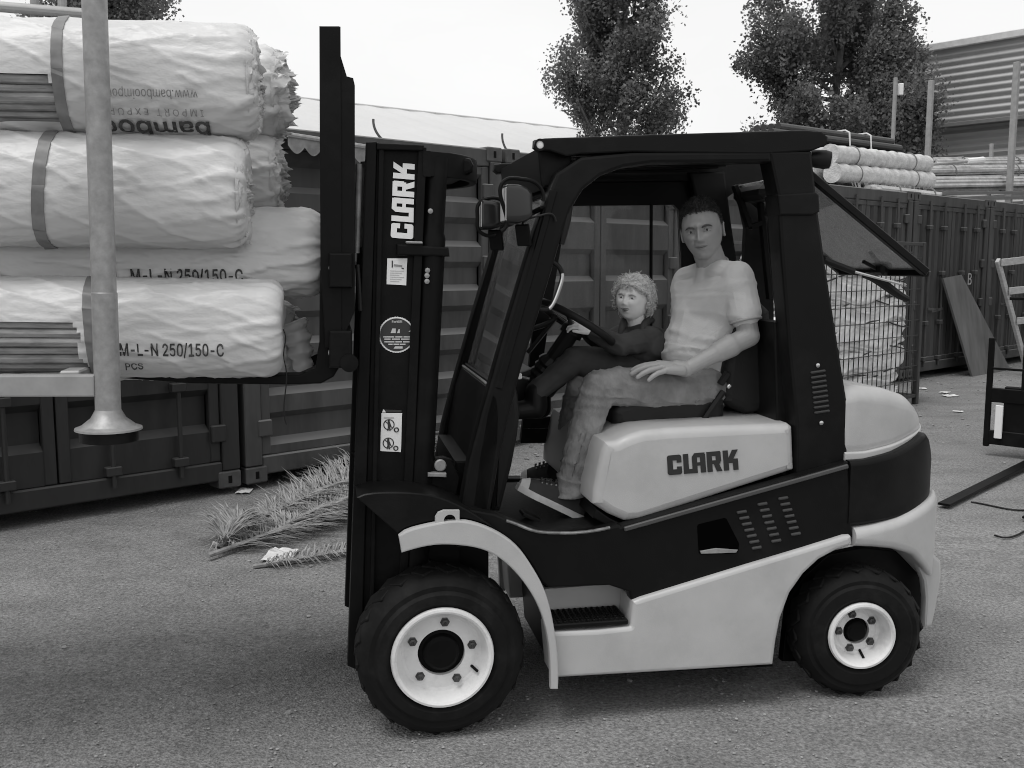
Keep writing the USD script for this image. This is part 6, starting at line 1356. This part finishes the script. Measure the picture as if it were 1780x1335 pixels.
# ------------------------------------------------------------------ trees
leaf_m = [M('leaf_%s' % n, c, 0.55, var=0.3, scale=0.9, trans=0.42) for n, c in (('dark', 0.10), ('mid', 0.14), ('pale', 0.18))]
bark = M('grey_bark', 0.10, 0.9, var=0.3, scale=5, bump=0.01, bscale=20)
def tree(base, height, prof, label, seed, n_leaf=26000, leaf=0.10, lean=(0, 0), dens=1.0):
    """prof: (height, radius) pairs of the crown"""
    rg = np.random.default_rng(seed); T = Thing('poplar_tree', label, 'tree', base, 0.0); base = np.asarray(base, float)
    pr = np.array(prof, float); axis = lambda z: base + A([lean[0] * max(0.0, z / height) ** 1.5, lean[1] * max(0.0, z / height) ** 1.5, z])
    T.add('trunk', tube([axis(z) + A([.05 * math.sin(z), .05 * math.cos(z * 1.3), 0]) for z in np.linspace(-0.1, height * .95, 16)], np.linspace(0.17, 0.02, 16), 9), bark)
    limbs, tips = [], []
    for k in range(64):
        z = pr[0, 0] * 0.8 + (height * 0.93 - pr[0, 0] * 0.8) * ((k + rg.random()) / 64); an = rg.random() * 6.28 + k * 2.4
        zt = min(height, z + 0.7 + 1.6 * rg.random()); R = np.interp(zt, pr[:, 0], pr[:, 1]) * (0.72 + 0.33 * rg.random())
        d = A([math.cos(an), math.sin(an), 0]); p0 = axis(z); p2 = axis(zt) + d * R; p1 = (p0 + p2) / 2 + A([0, 0, -0.25]) + d * 0.1 * R
        c = spline([p0, p1, p2], 7); limbs.append(tube(c, np.linspace(0.06, 0.012, 7), 5)); tips += [c[i] + 0.25 * (rg.random(3) - .5) for i in (3, 4, 5, 6, 6)]
        for q_ in range(5):
            s = c[rg.integers(2, 7)]; e = s + (rg.random(3) - [.5, .5, .3]) * [1.3, 1.3, 1.4] * (0.35 + 0.25 * R); limbs.append(tube([s, e], [0.014, 0.005], 4)); tips += [e, (e + s) / 2]
    T.add('limbs', cat(limbs), bark, smooth=True)
    tips = np.array(tips); nC = len(tips); vv, ff = [[], [], []], [[], [], []]; cnt = [0, 0, 0]
    csize = 0.20 + 0.24 * rg.random(nC) ** 1.5; tone = np.clip((rg.random(nC) * 3).astype(int), 0, 2); ci = rg.integers(0, nC, n_leaf)
    dv = rg.normal(size=(n_leaf, 3)); dv /= np.linalg.norm(dv, axis=1, keepdims=True); pos = tips[ci] + dv * (rg.random((n_leaf, 1)) ** 0.45) * csize[ci][:, None] * 1.25 * [1, 1, 1.1]
    nrm = rg.normal(size=(n_leaf, 3)) + [0, 0, 0.4]; nrm /= np.linalg.norm(nrm, axis=1, keepdims=True); t = np.cross(nrm, rg.normal(size=(n_leaf, 3))); t /= np.linalg.norm(t, axis=1, keepdims=True); b = np.cross(nrm, t)
    sz = leaf * (0.6 + 0.8 * rg.random((n_leaf, 1))); V4 = np.stack([pos - t * sz * .5, pos + b * sz * .42 + nrm * sz * .08, pos + t * sz * .6, pos - b * sz * .42 + nrm * sz * .08], 1)
    for q_ in range(3):
        s = V4[tone[ci] == q_]; n = len(s); i = np.arange(n) * 4; f = np.vstack([np.stack([i, i + 1, i + 2], 1), np.stack([i, i + 2, i + 3], 1)])
        T.add('crown', trimesh.Trimesh(s.reshape(-1, 3), f, process=False), leaf_m[q_], smooth=False, kind='stuff')
    return T
g1 = at_depth(1082, 235, 27.0)
def crown(px_rows, y):                                       # picture rows (py, x0, x1) -> (height, radius)
    return sorted([(at_depth(890, py, y)[2], (x1 - x0) / 2 * y / FPX * 0.98) for py, x0, x1 in px_rows])
tree((at_depth(1080, 300, 27)[0], 27, 0), 13.2, crown([(240, 950, 1205), (200, 955, 1205), (150, 985, 1185), (80, 985, 1190), (0, 1000, 1175), (-80, 1030, 1150), (-180, 1070, 1100)], 27), 'narrow poplar rising behind the cab roof', 4, 80000, 0.080)
tree((at_depth(1450, 300, 24)[0], 24, 0), 12.2, crown([(300, 1300, 1600), (235, 1275, 1620), (170, 1285, 1610), (100, 1290, 1590), (50, 1320, 1590), (0, 1335, 1580), (-80, 1380, 1540), (-170, 1440, 1480)], 24), 'broad dense poplar left of the corrugated warehouse', 9, 130000, 0.072)
tree((at_depth(1545, 300, 23)[0], 23, 0), 6.3, crown([(320, 1490, 1610), (260, 1480, 1630), (190, 1490, 1625), (150, 1500, 1600), (110, 1520, 1580)], 23), 'dark lower bush-like tree between the broad poplar and the warehouse', 14, 44000, 0.07)
tree((at_depth(190, 300, 22)[0], 22, 0), 9.0, crown([(120, 60, 300), (40, 40, 350), (0, 60, 350), (-80, 100, 300), (-150, 160, 240)], 22), 'tree showing above the topmost bale at the upper left', 17, 46000, 0.07)
